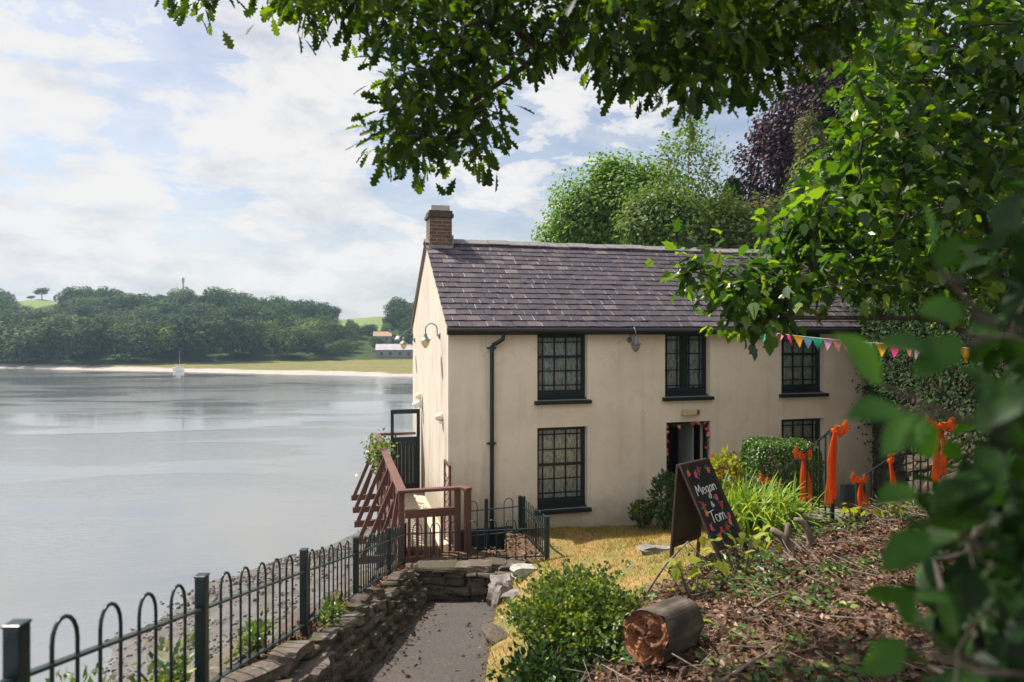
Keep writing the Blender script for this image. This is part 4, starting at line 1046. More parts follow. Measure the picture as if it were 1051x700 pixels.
# concrete steps down to the front door
M_CONC = plain('step_concrete', (.16, .14, .12), .9, .25, 8, bump=.4)
st = thing('garden_steps', 'short flight of grey concrete steps between the dark stair railings', 'steps', (0, 0, 0))
for i, (px_a, py_a, Y_, w_) in enumerate(((868, 536, 8.35, 1.3), (862, 541, 8.75, 1.2), (850, 543, 9.15, 1.1), (842, 545, 9.55, 1.1))):
    p = W(px_a, py_a, Y_); z = g1(p[0], p[1])+.05
    MB().box((p[0]+.15, p[1], z-.12), (w_, .40, .26), Matrix.Rotation(-.25, 3, 'Z')).build('step', M_CONC, st, bevel=.015)
# meter box low on the wall
o = thing('meter_box', 'small grey box low on the wall behind the far stair railing', 'meter box', H(8.30, 0, .28), TH)
MB().span((-.14, -.12, -.14), (.14, -.004, .16)).build('case', plain('grey_plastic', (.14, .17, .21), .5), o, bevel=.01)

# ---- orange organza ribbons
t = NT('orange_organza'); n = t.noise(20, 3, .6)
t.set(Base_Color=t.ramp(n, [(.3, (.86, .16, .02)), (.7, (.95, .30, .06))]), Roughness=.4)
tl = t.n('ShaderNodeBsdfTranslucent'); tl.inputs[0].default_value = (.98, .32, .05, 1); m1 = t.n('ShaderNodeMixShader'); m1.inputs[0].default_value = .5; t.l(t.p.outputs[0], m1.inputs[1]); t.l(tl.outputs[0], m1.inputs[2])
tr = t.n('ShaderNodeBsdfTransparent'); tr.inputs[0].default_value = (1, .55, .3, 1); m2 = t.n('ShaderNodeMixShader'); m2.inputs[0].default_value = .52; t.l(m1.outputs[0], m2.inputs[1]); t.l(tr.outputs[0], m2.inputs[2]); t.l(m2.outputs[0], t.out.inputs[0])
M_ORG = t.m
def ribbon(label, loc, tails, lobes, rot=0., seed=0):
    """tails: (dx, length, width); lobes: (angle, length)"""
    g = np.random.default_rng(seed); o = thing('organza_ribbon', label, 'ribbon', tuple(loc), rot, 'orange ribbons tied to the stair railings')
    for a, L in lobes:
        L = L*.9
        nu, nv = 13, 8; V = []
        for i in range(nv):
            f = i/(nv-1); wv = .012+L*.42*math.sin(min(f*1.25, 1)*math.pi*.62)
            for j in range(nu):
                s = (j/(nu-1)-.5)*2
                x = f*L; y = .045*math.sin(j*1.9+f*2)*(.3+f)*L*4+.02*math.sin(f*7); z = s*wv*.8+.03*math.sin(f*9+a)
                V.append((x*math.cos(a)-z*math.sin(a), -.045+y, x*math.sin(a)+z*math.cos(a)))
        F = [(i*nu+j, i*nu+j+1, (i+1)*nu+j+1, (i+1)*nu+j) for i in range(nv-1) for j in range(nu-1)]
        MB().add(V, F).build('bow_loop', M_ORG, o, smooth=True)
    for dx, L, w in tails:
        nu, nv = 15, 16; V = []; ph = g.uniform(0, 6)
        for i in range(nv):
            f = i/(nv-1)
            for j in range(nu):
                s = (j/(nu-1)-.5); ww = w*(.22+.62*min(1, f*1.3)*(1-.25*max(0, f-.85)/.15))
                V.append((dx*min(1, f*2.5)+s*ww+.010*math.sin(f*8+ph), -.045+.02*math.sin(j*1.35+ph+f*1.2)-.03*math.sin(f*math.pi), -f*L+.02*math.cos(j*.9)*(f > .9)))
        F = [(i*nu+j, i*nu+j+1, (i+1)*nu+j+1, (i+1)*nu+j) for i in range(nv-1) for j in range(nu-1)]
        MB().add(V, F).build('tail', M_ORG, o, smooth=True)
    v = stone_v((.06, .05, .06), g, .25, .6); MB().add(v+np.array((0, -.04, 0)), CUBE_F).build('knot', M_ORG, o, smooth=True)
    return o
ribbon('orange ribbon with long hanging loop on the tall left stair post', rA1+(0, -.03, 0), [(-.07, .88, .15), (-.03, .80, .10)], [(.35, .20), (-.3, .13)], 0, 1)
ribbon('broad orange ribbon hanging halfway down the left stair railing', rA1+(rA0-rA1)*.46+(0, -.03, .0), [(.0, .78, .14), (.07, .7, .12)], [(2.6, .16), (.5, .16)], 0, 2)
ribbon('small orange bow at the low end of the left stair railing', rA0+(0, -.03, 0), [(.10, .30, .14)], [(2.9, .20), (-.2, .16)], 0, 3)
ribbon('orange bow on the low teal railing end right behind the chalkboard top', rC0+(0, -.03, .05), [(.02, .25, .10)], [(.4, .18), (2.6, .18)], 0, 4)
ribbon('orange bow drooping over the low teal railing beside the yellow green shrub', rC0+(rC1-rC0)*.25+(0, -.03, .02), [(.05, .42, .18)], [(-.6, .16), (2.8, .12)], 0, 5)
ribbon('orange ribbon on the low post of the far stair railing', rB0+(0, -.03, 0), [(.05, .60, .11), (-.02, .5, .08)], [(2.7, .16), (.6, .12)], 0, 6)
ribbon('narrow orange ribbon halfway up the far stair railing', rB0+(rB2-rB0)*.40+(0, -.03, 0), [(0, .55, .13)], [(1.6, .10)], 0, 7)
ribbon('double orange bow with long tails on the high far stair post', rB2+(0, -.03, 0), [(-.05, .70, .14), (.05, .60, .12)], [(2.8, .22), (.25, .24)], 0, 8)

# ---- bunting
bun = thing('bunting', 'string of coloured cloth pennants running from the eaves to the right hand tree', 'bunting', (0, 0, 0))
bp0, bp1 = np.array((4.88, 13.25, -.06+EYE)), np.array((6.05, 8.9, -.26+EYE))
bl_ = np.linalg.norm(bp1-bp0)
def bpt(f): return bp0+(bp1-bp0)*f+np.array((0, 0, -.07*4*f*(1-f)*.6))
MB().tube([bpt(f) for f in np.linspace(0, 1.12, 30)], .004, 5).build('string', plain('bunting_tape', (.45, .45, .42), .8), bun)
cols = {'green': (.03, .36, .20), 'lilac': (.42, .24, .42), 'salmon': (.55, .20, .18), 'magenta': (.70, .03, .20), 'yellow': (.80, .42, .03), 'blue': (.20, .42, .60)}
BM = {k: leaf('pennant_'+k, [(0, c), (1, c)], .3, .8, (1.3, 1.3, 1.3), .1) for k, c in cols.items()}
order = ['green', 'lilac', 'salmon', 'magenta', 'yellow', 'blue', 'green', 'lilac', 'salmon', 'magenta', 'yellow', 'blue', 'yellow', 'magenta', 'salmon', 'lilac', 'green', 'blue', 'yellow']
g = np.random.default_rng(8); dird = (bp1-bp0)/bl_; dird[2] = 0
for i, c in enumerate(order):
    f = .02+i*(1.0/len(order)); p = bpt(f); tw_ = Matrix.Rotation(g.normal()*.35+.45, 3, 'Z'); e = np.array(tw_ @ Vector(dird)); w = .095; nrm = np.array((-e[1], e[0], 0)); sw = g.normal()*.05
    V = []; n = 7
    for r_ in range(n):
        q = r_/(n-1)
        for s in (-1, 0, 1): V.append(p+e*s*w*(1-q)+np.array((0, 0, -.21*q))+nrm*(sw*q+.02*math.sin(q*4+i)*(1+s*.4)))
    F = [(r_*3+k, r_*3+k+1, r_*3+4+k, r_*3+3+k) for r_ in range(n-1) for k in range(2)]
    MB().add(V, F).build('pennant', BM[c], bun, smooth=True)

# ---- garland round the front door
gar = thing('flower_garland', 'garland of orange and pink flowers hung round the front door frame', 'garland', H(4.22, -.0, 1.80), TH)
g = np.random.default_rng(9); pth = [(.02, -.95), (.03, -.6), (.02, -.3), (.04, 0), (.22, -.02), (.47, .0), (.72, -.02), (.91, 0), (.92, -.3), (.90, -.6), (.92, -1.0)]
MB().tube([(x, .06+.01*math.sin(x*30+z*20), z) for x, z in pth], .006, 5).build('stem', plain('garland_stem', (.04, .07, .02)), gar)
pa = np.array(pth); acc = np.concatenate([[0], np.cumsum(np.linalg.norm(np.diff(pa, axis=0), axis=1))])
PL = []; 
for i in range(20):
    s = acc[-1]*(i+.5)/20; x = np.interp(s, acc, pa[:, 0])+g.normal()*.012; z = np.interp(s, acc, pa[:, 1])+g.normal()*.02
    if g.random() < .25: continue
    r_ = g.uniform(.024, .038); v = stone_v((2*r_, r_*1.3, 2*r_), g, .3, .7)
    MB().add(v+np.array((x, .045, z)), CUBE_F).build('flower', [flat('garland_orange', (.75, .16, .05)), flat('garland_red', (.62, .05, .05)), flat('garland_pink', (.7, .2, .2))][i % 3], gar, smooth=True)
ss = g.uniform(0, acc[-1], 160); P = np.stack([np.interp(ss, acc, pa[:, 0])+g.normal(size=160)*.02, np.full(160, .05)+g.normal(size=160)*.012, np.interp(ss, acc, pa[:, 1])+g.normal(size=160)*.02], 1)
scatter('leaves', LEAFQ, P, rand_rot(160, g), g.uniform(.03, .06, 160), leaf('garland_leaf', [(0, (.02, .06, .015)), (1, (.06, .12, .03))]), gar)

# ---- sawn log
t = NT('log_bark'); vlog = t.coord('Object', (1, 1, .12)); n1 = t.noise(16, 6, .65, vlog); n2 = t.noise(5, 4, .6)
t.set(Base_Color=t.mix(t.ramp(n2, [(.4, 0), (.65, 1)]), t.ramp(n1, [(.3, (.012, .008, .006)), (.7, (.075, .052, .038))]), t.ramp(n1, [(.3, (.03, .023, .017)), (.7, (.15, .12, .09))])), Roughness=.9); t.bump(n1, .8, .02); M_BARK_LOG = t.m
t = NT('rotten_heartwood'); n1 = t.noise(14, 6, .7); n2 = t.noise(5, 4, .6)
t.set(Base_Color=t.mix(t.ramp(n2, [(.4, 0), (.66, 1)]), t.ramp(n1, [(.3, (.04, .017, .009)), (.7, (.24, .10, .045))]), t.ramp(n1, [(.3, (.16, .06, .025)), (.7, (.46, .21, .09))])), Roughness=.95); t.bump(n1, 1., .03); M_ROT = t.m
lg = thing('sawn_log', 'short sawn log with rotten orange end lying in the ivy at the bank edge', 'log', (.86, 4.42, -2.0+EYE))
q = Vector((.66, .74, -.10)).to_track_quat('Z', 'Y'); lg.rotation_mode = 'QUATERNION'; lg.rotation_quaternion = q
g = np.random.default_rng(21); mb = MB(); k = 40; V = []; rr = .175*(1+.05*np.sin(np.arange(k)*2*math.pi/k*3+1)+.03*np.sin(np.arange(k)*2*math.pi/k*7)); nz_ = 16
for i in range(nz_):
    z = i/(nz_-1)*.50
    for j in range(k): a = j*2*math.pi/k; r_ = rr[j]*(1-.08*z)+.004*math.sin(j*5.1)+g.normal()*.0016; V.append((r_*math.cos(a), r_*math.sin(a), z+(.02*math.sin(a*3+1)+.012*math.sin(a*9) if i == 0 else 0)))
F = [(i*k+j, i*k+(j+1) % k, (i+1)*k+(j+1) % k, (i+1)*k+j) for i in range(nz_-1) for j in range(k)]+[tuple((nz_-1)*k+j for j in range(k))]
mb.add(V, F).build('bark', M_BARK_LOG, lg, smooth=True)
V = []; nr = 14
for i in range(nr):
    f = 1-i/(nr-1)
    for j in range(k): a = j*2*math.pi/k; r_ = rr[j]*.985*f; V.append((r_*math.cos(a), r_*math.sin(a), .005+.035*math.sin(a*4+f*6)*f*(1-f)*3+.05*f*(1-f)+g.normal()*.010+(.02*math.sin(a*3+1)*(f > .95))))
F = [(i*k+j, i*k+(j+1) % k, (i+1)*k+(j+1) % k, (i+1)*k+j) for i in range(nr-1) for j in range(k)]
MB().add(V, F).build('cut_face', M_ROT, lg)
# dead forked stump
t = NT('dead_wood'); n1 = t.noise(18, 6, .65, None, 0, (1, 1, .3)); t.set(Base_Color=t.ramp(n1, [(.3, (.06, .045, .035)), (.7, (.27, .21, .16))]), Roughness=.9); t.bump(n1, .6, .01); M_DEAD = t.m
def gpt(px, py, Y, up=0.): 
    p = W(px, py, Y); return np.array((p[0], p[1], g1(p[0], p[1])+up))
sb = gpt(812, 575, 7.0)
mb = MB(); mb.tube([sb+(0, 0, -.1), sb+(-.02, 0, .10), sb+(-.10, .02, .20), sb+(-.19, .03, .26)], [.055, .05, .042, .03], 9); mb.tube([sb+(-.05, 0, .14), sb+(-.02, .03, .25), sb+(-.025, .03, .32)], [.04, .032, .026], 8)
tag(mb.build('dead_stump', M_DEAD, None, True), 'dead forked grey stump poking out of the leaf litter below the grassy clump', 'stump')
s2 = gpt(829, 563, 7.3)
mb = MB(); mb.tube([s2+(.0, 0, -.1), s2+(.03, 0, .08), s2+(.01, .02, .20), s2+(-.06, .03, .29), s2+(-.13, .03, .30)], [.045, .04, .04, .034, .024], 9)
tag(mb.build('dead_stump', M_DEAD, None, True), 'dead curved stub of wood bending over right beside the forked stump', 'stump')
def twig(label, pts, r, name='fallen_twig'):
    mb = MB().tube(pts, np.linspace(r, r*.5, len(pts)), 6)
    return tag(mb.build(name, M_DEAD, None, True), label, 'twig', 'fallen twigs on the bank')
b = W(655, 600, 6.0); e = W(706, 556, 6.1); f_ = W(742, 600, 6.0)
twig('pale bent twig arching up in front of the chalkboard legs', [np.array((b[0], b[1], g1(b[0], b[1]))), b*.45+e*.55+(0, 0, -.03), e, f_*.5+e*.5+(0, 0, .02), np.array((f_[0], f_[1], g1(f_[0], f_[1])))], .011)
for k_, (a_, c_, lab) in enumerate((((765, 632, 5.0), (812, 612, 5.3), 'long grey stick lying on the litter right of the log'), ((740, 690, 4.0), (800, 668, 4.3), 'curved brown stick lying at the bottom of the litter bank'), ((930, 505, 8.0), (975, 512, 7.6), 'bleached stick lying below the double bow post'))):
    p, q_ = gpt(*a_, .03), gpt(*c_, .03); m_ = (p+q_)/2; m_[2] = g1(m_[0], m_[1])+.06
    twig(lab, [p, m_, q_], .014)

# ---- far shore: sailing boat, houses, mast
def fz(x, y): return float(farland(np.array([x]), np.array([y]))[0])
bx_, by_ = -65.2, 138.0
by_ = float(ysh(np.array([bx_]))[0])+.8
boat = thing('sailing_boat', 'small white sailing boat with bare mast aground on the far sand bank', 'boat', (bx_, by_, fz(bx_, by_)+.05), .15)
boat.scale = (.46, .46, .82)
prof = [(-2.2, .32), (-1.2, .62), (.2, .70), (1.4, .48), (2.3, .03)]; V = []
for x, w_ in prof: V += [(x, -w_, .75+.05*abs(x)), (x, w_, .75+.05*abs(x)), (x, -w_*.55, .0), (x, w_*.55, .0)]
F = [(0, 1, 3, 2), (16, 18, 19, 17)]
for i in range(4): a = i*4; F += [(a, a+4, a+5, a+1), (a, a+2, a+6, a+4), (a+1, a+5, a+7, a+3), (a+2, a+3, a+7, a+6)]
MB().add(V, F).build('hull', plain('boat_white', (.7, .7, .7), .4), boat)
MB().span((-.9, -.4, .8), (.9, .4, 1.2)).build('cabin', plain('boat_cabin', (.5, .5, .5), .4), boat, bevel=.06)
MB().tube([(.5, 0, .7), (.5, 0, 5.0)], [.06, .04], 6).build('mast', plain('mast_alloy', (.55, .55, .55), .4), boat)
MB().beam((.5, 0, 1.5), (-1.7, 0, 1.5), .07, .07).build('boom', plain('boom_alloy', (.5, .5, .5), .4), boat)
M_FSTONE = plain('far_stone', (.17, .16, .155), .9, .2, 2); M_FROOF = plain('far_pale_slate', (.33, .30, .31), .7, .15, 1); M_FWHITE = plain('far_whitewash', (.62, .60, .56), .8, .1, 1); M_FWIN = plain('far_window', (.03, .035, .04), .3); M_FORANGE = plain('far_tile', (.33, .20, .11), .8)
def farhouse(label, px, Y, w, d, h, rh, mw, mr, rot, wins, name='house', base=None):
    x = (px-525.5)/FPX*Y; z = fz(x, Y)-.3 if base is None else base
    o = thing(name, label, 'house', (x, Y, z), rot, 'houses on the far shore')
    MB().span((-w/2, -d/2, -1.5), (w/2, d/2, h)).build('wall', mw, o)
    mb = MB(); mb.add([(-w/2-.2, -d/2-.25, h-.05), (w/2+.2, -d/2-.25, h-.05), (w/2+.2, 0, h+rh), (-w/2-.2, 0, h+rh), (-w/2-.2, d/2+.25, h-.05), (w/2+.2, d/2+.25, h-.05)], [(0, 1, 2, 3), (3, 2, 5, 4), (0, 3, 4), (1, 5, 2), (0, 4, 5, 1)])
    rf = mb.build('roof', mr, o)
    MB().span((w/2-.8, -.3, h+rh-.5), (w/2-.2, .3, h+rh+.7)).build('chimney', mw, rf)
    for u, v in wins: MB().span((u-.35, -d/2-.04, v-.4), (u+.35, -d/2+.1, v+.4)).build('window', M_FWIN, o)
    return o
farhouse('long grey stone house with pale roof at the far edge of the marsh', 406, 176, 9.6, 4.5, 2.1, 1.4, M_FSTONE, M_FROOF, .12, [(-3.4, 1.1), (-1.2, 1.1), (1.2, 1.1), (3.4, 1.1)])
farhouse('small white cottage among the trees above the long grey house', 413, 196, 3.0, 3, 2.0, 1.0, M_FWHITE, M_FWHITE, -.2, [(-.6, 1.1), (.7, 1.1)])
farhouse('grey house with orange patched roof among the trees left of the white cottage', 393, 200, 5.0, 3.5, 1.8, 1.3, M_FSTONE, M_FORANGE, .1, [(-1.2, .9), (1.2, .9)])
x, Y_ = (188-525.5)/FPX*235, 235
mb = MB().tube([(x, Y_, fz(x, Y_)-.5), (x, Y_, fz(x, Y_)+11.5)], [.28, .22], 6); mb.tube([(x, Y_, fz(x, Y_)+10), (x, Y_, fz(x, Y_)+11.6)], .42, 6)
tag(mb.build('radio_mast', plain('mast_grey', (.3, .3, .3))), 'thin radio mast rising above the wooded hilltop', 'mast')
# ============================================================ trees and plants
def bark(name, a, b, sc=9):
    t = NT(name); n1 = t.noise(sc, 6, .65, None, .2, (1, 1, .3)); t.set(Base_Color=t.ramp(n1, [(.3, a), (.7, b)]), Roughness=.9); t.bump(n1, .6, .02); return t.m
M_BARK = bark('dark_bark', (.03, .022, .017), (.095, .075, .058)); M_GREYBARK = bark('grey_bark', (.08, .07, .06), (.22, .19, .16))
def px_tips(polys, yr, dens, g):
    out = []
    for poly, n in zip(polys, dens):
        poly = np.array(poly, float); lo, hi = poly.min(0), poly.max(0); k = 0
        while k < n:
            x, y = g.uniform(lo[0], hi[0]), g.uniform(lo[1], hi[1])
            if in_poly(np.array([x]), np.array([y]), poly)[0]: out.append(W(x, y, g.uniform(*yr))); k += 1
    return np.array(out)
def bunch(tips, n, r, size, tmpl, mat, parent, g, droop=.6, name='leaves', outdir=None, updev=.5, flatten=1.):
    m = len(tips)*n; c = np.repeat(tips, n, 0); off = np.clip(g.normal(size=(m, 3)), -1.7, 1.7)*r; off[:, 2] *= flatten
    if outdir is not None:           # clumps whose leaves face outward from the crown and upward
        nr = np.repeat(outdir, n, 0)*.8+off/r*.5+np.array((0, 0, .95))
        return scatter(name, tmpl, c+off, frame_norm(nr, g, .38), g.uniform(size*.65, size*1.15, m), mat, parent)
    d = off/(np.linalg.norm(off, axis=1)[:, None]+1e-6)+g.normal(size=(m, 3))*.35+np.array((0, 0, -droop))
    return scatter(name, tmpl, c+off, frame_from(d, g, None, updev), g.uniform(size*.65, size*1.15, m), mat, parent)

# ---- overhanging oak (trunk on the bank to the right, outside the frame)
g = np.random.default_rng(31)
M_OAK = leaf('oak_leaf', [(0, (.010, .027, .005)), (.5, (.021, .052, .008)), (1, (.060, .11, .013))], .48, .5, (3.2, 2.7, .4), .18)
oak = thing('oak_tree', 'dark oak with lobed leaves overhanging the top of the view', 'tree', (4.9, 4.1, g1(4.9, 4.1)))
base = np.array(oak.location)
limbs = [[(4.9, 4.1, g1(4.9, 4.1)-.3), (4.85, 4.1, 2.5), (4.7, 4.15, 5.0), (3.7, 4.3, 6.5), (2.3, 4.45, 6.6), (1.3, 4.55, 6.05), (.55, 4.6, 5.72), (-.12, 4.65, 5.30), (-.55, 4.7, 5.02)],
         [(3.7, 4.3, 6.5), (2.6, 5.0, 7.0), (1.0, 5.3, 6.9), (-.6, 5.0, 6.5), (-1.5, 4.8, 6.15), (-2.1, 4.8, 5.95)],
         [(4.7, 4.15, 5.0), (4.2, 4.9, 6.4), (3.2, 5.3, 6.8), (2.2, 5.1, 6.4)], [(4.85, 4.1, 2.5), (5.4, 4.2, 5.0), (5.6, 4.3, 7.5), (4.8, 4.2, 9.0)], [(4.7, 4.15, 5.0), (3.9, 3.6, 6.2), (2.4, 3.6, 7.4), (.9, 3.8, 7.8)], [(3.7, 4.3, 6.5), (2.2, 3.2, 7.3), (.8, 2.4, 7.1), (-.6, 2.0, 6.8)]]
PA = [(180, -30), (226, -30), (224, 10), (206, 14), (188, 6)]
PB = [(250, -60), (400, -60), (392, 12), (370, 34), (345, 18), (300, 15), (266, 4)]
PC = [(392, -60), (600, -60), (600, 30), (560, 50), (528, 65), (512, 100), (508, 130), (495, 165), (470, 163), (440, 170), (410, 168), (392, 152), (382, 132), (402, 110), (412, 92), (398, 66), (390, 34)]
PD = [(600, -60), (915, -60), (895, 10), (862, 30), (832, 44), (792, 58), (775, 88), (760, 82), (745, 72), (722, 92), (690, 104), (660, 94), (640, 72), (612, 66), (610, 50), (596, 45)]
PE = [(380, -420), (950, -420), (960, -60), (300, -60)]
tips = np.concatenate([px_tips([PA], (4.5, 5.1), [8], g), px_tips([PB], (4.3, 5.3), [60], g), px_tips([PC], (4.0, 5.4), [195], g), px_tips([PD], (3.7, 5.6), [310], g), px_tips([PE], (3.2, 6.0), [130], g), px_tips([[(640, -420), (1000, -420), (900, -40), (660, -40)]], (6.5, 9.), [340], g), g.uniform((-1.4, .7, EYE+2.3), (.7, 2.0, EYE+3.6), (110, 3))])  # tips above the frame added to shade the oak, right-hand tree and laurel
N, par, rad, tn = grow([np.array(l) for l in limbs], tips, .0034, .47)
trunk = branches('trunk', N-base, par, rad, M_BARK, oak)
bunch(tips-base, 13, .085, .128, OAK, M_OAK, oak, g, .75, 'leaf_crown')

# ---- broad-leaved tree on the right
g = np.random.default_rng(32)
M_FIG = leaf('broad_leaf', [(0, (.011, .036, .008)), (.5, (.032, .085, .014)), (.85, (.080, .16, .020)), (1, (.16, .23, .026))], .48, .34, (2.8, 2.5, .45), .5)
fig = thing('broadleaf_tree', 'bright broad leaved tree spreading over the right end of the roof', 'tree', (5.9, 7.2, g1(5.9, 7.2)))
base = np.array(fig.location)
limbs = [[tuple(base-(0, 0, .3)), (5.8, 7.2, 2.9), (5.2, 7.1, 4.0), (4.3, 7.0, 4.5), (3.4, 6.9, 4.55), (2.7, 6.8, 4.5), (2.0, 6.8, 4.45)],
         [(5.8, 7.2, 2.9), (5.5, 7.0, 4.7), (4.9, 6.8, 5.9), (4.2, 6.7, 6.6), (3.6, 6.7, 7.0)], [(5.2, 7.1, 4.0), (4.4, 6.6, 5.2), (3.6, 6.5, 5.7), (3.1, 6.5, 5.9)], [(5.8, 7.2, 2.9), (4.9, 6.6, 3.4), (4.0, 6.5, 3.75), (3.2, 6.4, 3.75), (2.5, 6.4, 3.75)], [(5.5, 7.0, 4.7), (5.9, 6.8, 6.2), (5.6, 6.7, 7.6)]]
P1 = [(885, 40), (900, -20), (1120, -60), (1120, 330), (1000, 315), (900, 305), (840, 300), (795, 300), (800, 295), (838, 255), (826, 225), (850, 180), (860, 130), (866, 80)]
P2 = [(692, 262), (716, 250), (752, 262), (765, 282), (740, 292), (700, 285)]; P3 = [(745, 300), (790, 275), (820, 300), (815, 322), (770, 328), (748, 332)]; P4 = [(798, 225), (850, 190), (850, 300), (800, 300)]; P5 = [(745, 240), (780, 235), (775, 255)]
tips = np.concatenate([px_tips([P1], (5.7, 8.4), [800], g), px_tips([P2], (6.5, 6.9), [14], g), px_tips([P3], (6.2, 6.8), [44], g), px_tips([P4], (6.2, 7.2), [48], g)])
N, par, rad, tn = grow([np.array(l) for l in limbs], tips, .0035, .46)
branches('trunk', N-base, par, rad, M_BARK, fig)
bunch(tips-base, 7, .13, .155, FIG, M_FIG, fig, g, .65, 'leaf_crown', updev=.45)

# ---- laurel close to the camera on the right
g = np.random.default_rng(33)
M_LAUREL = leaf('laurel_leaf', [(0, (.005, .019, .005)), (.6, (.010, .032, .007)), (1, (.022, .062, .012))], .28, .5, (1.9, 1.9, .5), .15)
_t = M_LAUREL.node_tree; _p = next(q for q in _t.nodes if q.type == 'BSDF_PRINCIPLED'); _src = _p.inputs['Base Color'].links[0].from_socket
_n = _t.nodes.new('ShaderNodeTexNoise'); _n.inputs['Scale'].default_value = 42; _n.inputs['Detail'].default_value = 6; _tc = _t.nodes.new('ShaderNodeTexCoord'); _t.links.new(_tc.outputs['Object'], _n.inputs['Vector'])
_r = _t.nodes.new('ShaderNodeValToRGB'); _r.color_ramp.elements[0].position = .35; _r.color_ramp.elements[1].position = .65; _r.color_ramp.elements[0].color = (.55, .6, .6, 1); _r.color_ramp.elements[1].color = (1.5, 1.35, 1.1, 1)
_m = _t.nodes.new('ShaderNodeMixRGB'); _m.blend_type = 'MULTIPLY'; _m.inputs[0].default_value = 1; _t.links.new(_n.outputs[0], _r.inputs[0]); _t.links.new(_src, _m.inputs[1]); _t.links.new(_r.outputs[0], _m.inputs[2]); _t.links.new(_m.outputs[0], _p.inputs['Base Color'])
lau = thing('laurel_shrub', 'dark long leaved shrub out of focus close by at the right edge', 'shrub', (1.25, .95, g1(1.25, .95)))
base = np.array(lau.location)
limbs = [[tuple(base-(0, 0, .2)), (1.15, .95, 2.7), (.95, .92, 3.3), (.75, .9, 3.75)], [(1.15, .95, 2.7), (.85, .95, 3.05), (.62, .95, 3.2)], [(.95, .92, 3.3), (.7, .88, 3.45), (.5, .85, 3.6)], [(1.15, .95, 2.7), (.8, .85, 2.85), (.55, .8, 2.95)]]
Q1 = [(985, 560), (1020, 500), (1070, 430), (1140, 400), (1140, 780), (965, 780), (985, 700), (990, 640)]
Q2 = [(1020, 290), (1070, 235), (1130, 220), (1130, 470), (1040, 450), (1000, 400)]
tips = np.concatenate([px_tips([Q1], (.72, 1.25), [70], g), px_tips([[(960, 520), (1000, 490), (1140, 420), (1140, 780), (950, 780)]], (1.15, 1.7), [150], g), px_tips([Q2], (.75, 1.2), [20], g), px_tips([[(1000, 250), (1140, 180), (1140, 470), (1000, 440)]], (1.2, 1.6), [30], g)])
N, par, rad, tn = grow([np.array(l) for l in limbs], tips, .0009, .4)
branches('stems', N-base, par, rad, M_BARK, lau)
LONGLEAF = (LEAF6[0]*np.array((.95, 1, 1)), LEAF6[1])
bunch(tips-base, 4, .026, .075, LONGLEAF, M_LAUREL, lau, g, -.05, 'leaves', updev=.7)
# the outermost sprigs: a thin stem with a few leaves each, lighter green than the rest
sp = [(1010, 330, .80, [(955, 262, 955, 205), (960, 275, 985, 240), (990, 320, 945, 318)]), (985, 430, .78, [(905, 395, 862, 340), (925, 420, 870, 425), (950, 425, 905, 465)]), (1000, 560, .80, [(940, 500, 900, 515), (955, 545, 905, 585), (960, 470, 930, 425)]), (1000, 690, .78, [(930, 660, 885, 690), (940, 640, 915, 600)]), (1030, 345, .86, [(960, 360, 905, 350), (985, 345, 940, 385)])]
mb = MB(); A_, D_l = [], []
for (rx, ry, Yd, lv) in sp:
    r0 = W(rx, ry, Yd)-base; mb.tube([r0+np.array((.16, .05, -.03)), r0, W(lv[0][0], lv[0][1], Yd)-base], [.004, .003, .0015], 5)
    for (ax, ay, bx2, by2) in lv:
        a_ = W(ax, ay, Yd)-base; b_ = W(bx2, by2, Yd-.02)-base; mb.tube([r0, a_], .0014, 4); A_.append(a_); D_l.append(b_-a_)
A_, D_l = np.array(A_), np.array(D_l); mb.build('sprig_stems', M_BARK, lau)
scatter('sprig_leaves', (LEAF6[0]*np.array((.92, 1, 1)), LEAF6[1]), A_, frame_from(D_l, g, np.tile((0., -.8, .5), (len(A_), 1)), .25), np.linalg.norm(D_l, axis=1)*1.0, leaf('laurel_sprig_leaf', [(0, (.022, .070, .012)), (1, (.045, .115, .020))], .38, .5, (1.9, 1.9, .5), .15), lau)

# ---- trees beyond the roof
def blob_crown(c, rad, n_cl, g, squash=1., lobes=7):
    """clump centres over an uneven crown: several overlapping lobes"""
    c = np.array(c); L = []
    for i in range(lobes):
        d = g.normal(size=3); d[2] = abs(d[2])*.9-.25; d /= np.linalg.norm(d); L.append((c+d*np.array(rad)*g.uniform(.48, .78), np.array(rad)*g.uniform(.28, .5)))
    L.append((c, np.array(rad)*.6)); out = []
    for i in range(n_cl):
        lc, lr = L[g.integers(len(L))]; d = g.normal(size=3); d /= np.linalg.norm(d); out.append(lc+d*lr*g.uniform(.72, 1.02))
    return np.array(out)
def crown_tree(name, label, cat, root, c, rad, n_cl, per, size, mat, bk, g, tmpl=LEAF4, spread=.28, lobes=7, group=None, trunk_r=.16, parts=('trunk', 'leaf_crown'), extra=()):
    o = thing(name, label, cat, tuple(root), 0, group); b = np.array(root); tips = np.concatenate([blob_crown(c, rad, n_cl, g, lobes=lobes)]+[blob_crown(ec, er, en, g, lobes=4) for ec, er, en in extra])
    c = np.array(c); sub = tips[g.permutation(len(tips))[:min(60, len(tips))]]
    N, par, r_, tn = grow([np.array([b-(0, 0, .3), b*.5+c*.5-(0, 0, rad[2]*.3), c+(0, 0, rad[2]*.35)])], sub, trunk_r/7.5, .48)
    branches(parts[0], N-b, par, r_, bk, o, 6)
    inn = c+(tips-c)*g.uniform(.25, .8, len(tips))[:, None]; bunch(inn-b, per*2//3, spread*1.2, size*1.5, LEAFQ, mat, o, g, .25, 'inner_leaves', (inn-c)/np.array(rad))
    od = (tips-c)/np.array(rad); bunch(tips-b, per, spread, size, tmpl, mat, o, g, .25, parts[1], od)
    return o
g = np.random.default_rng(41)
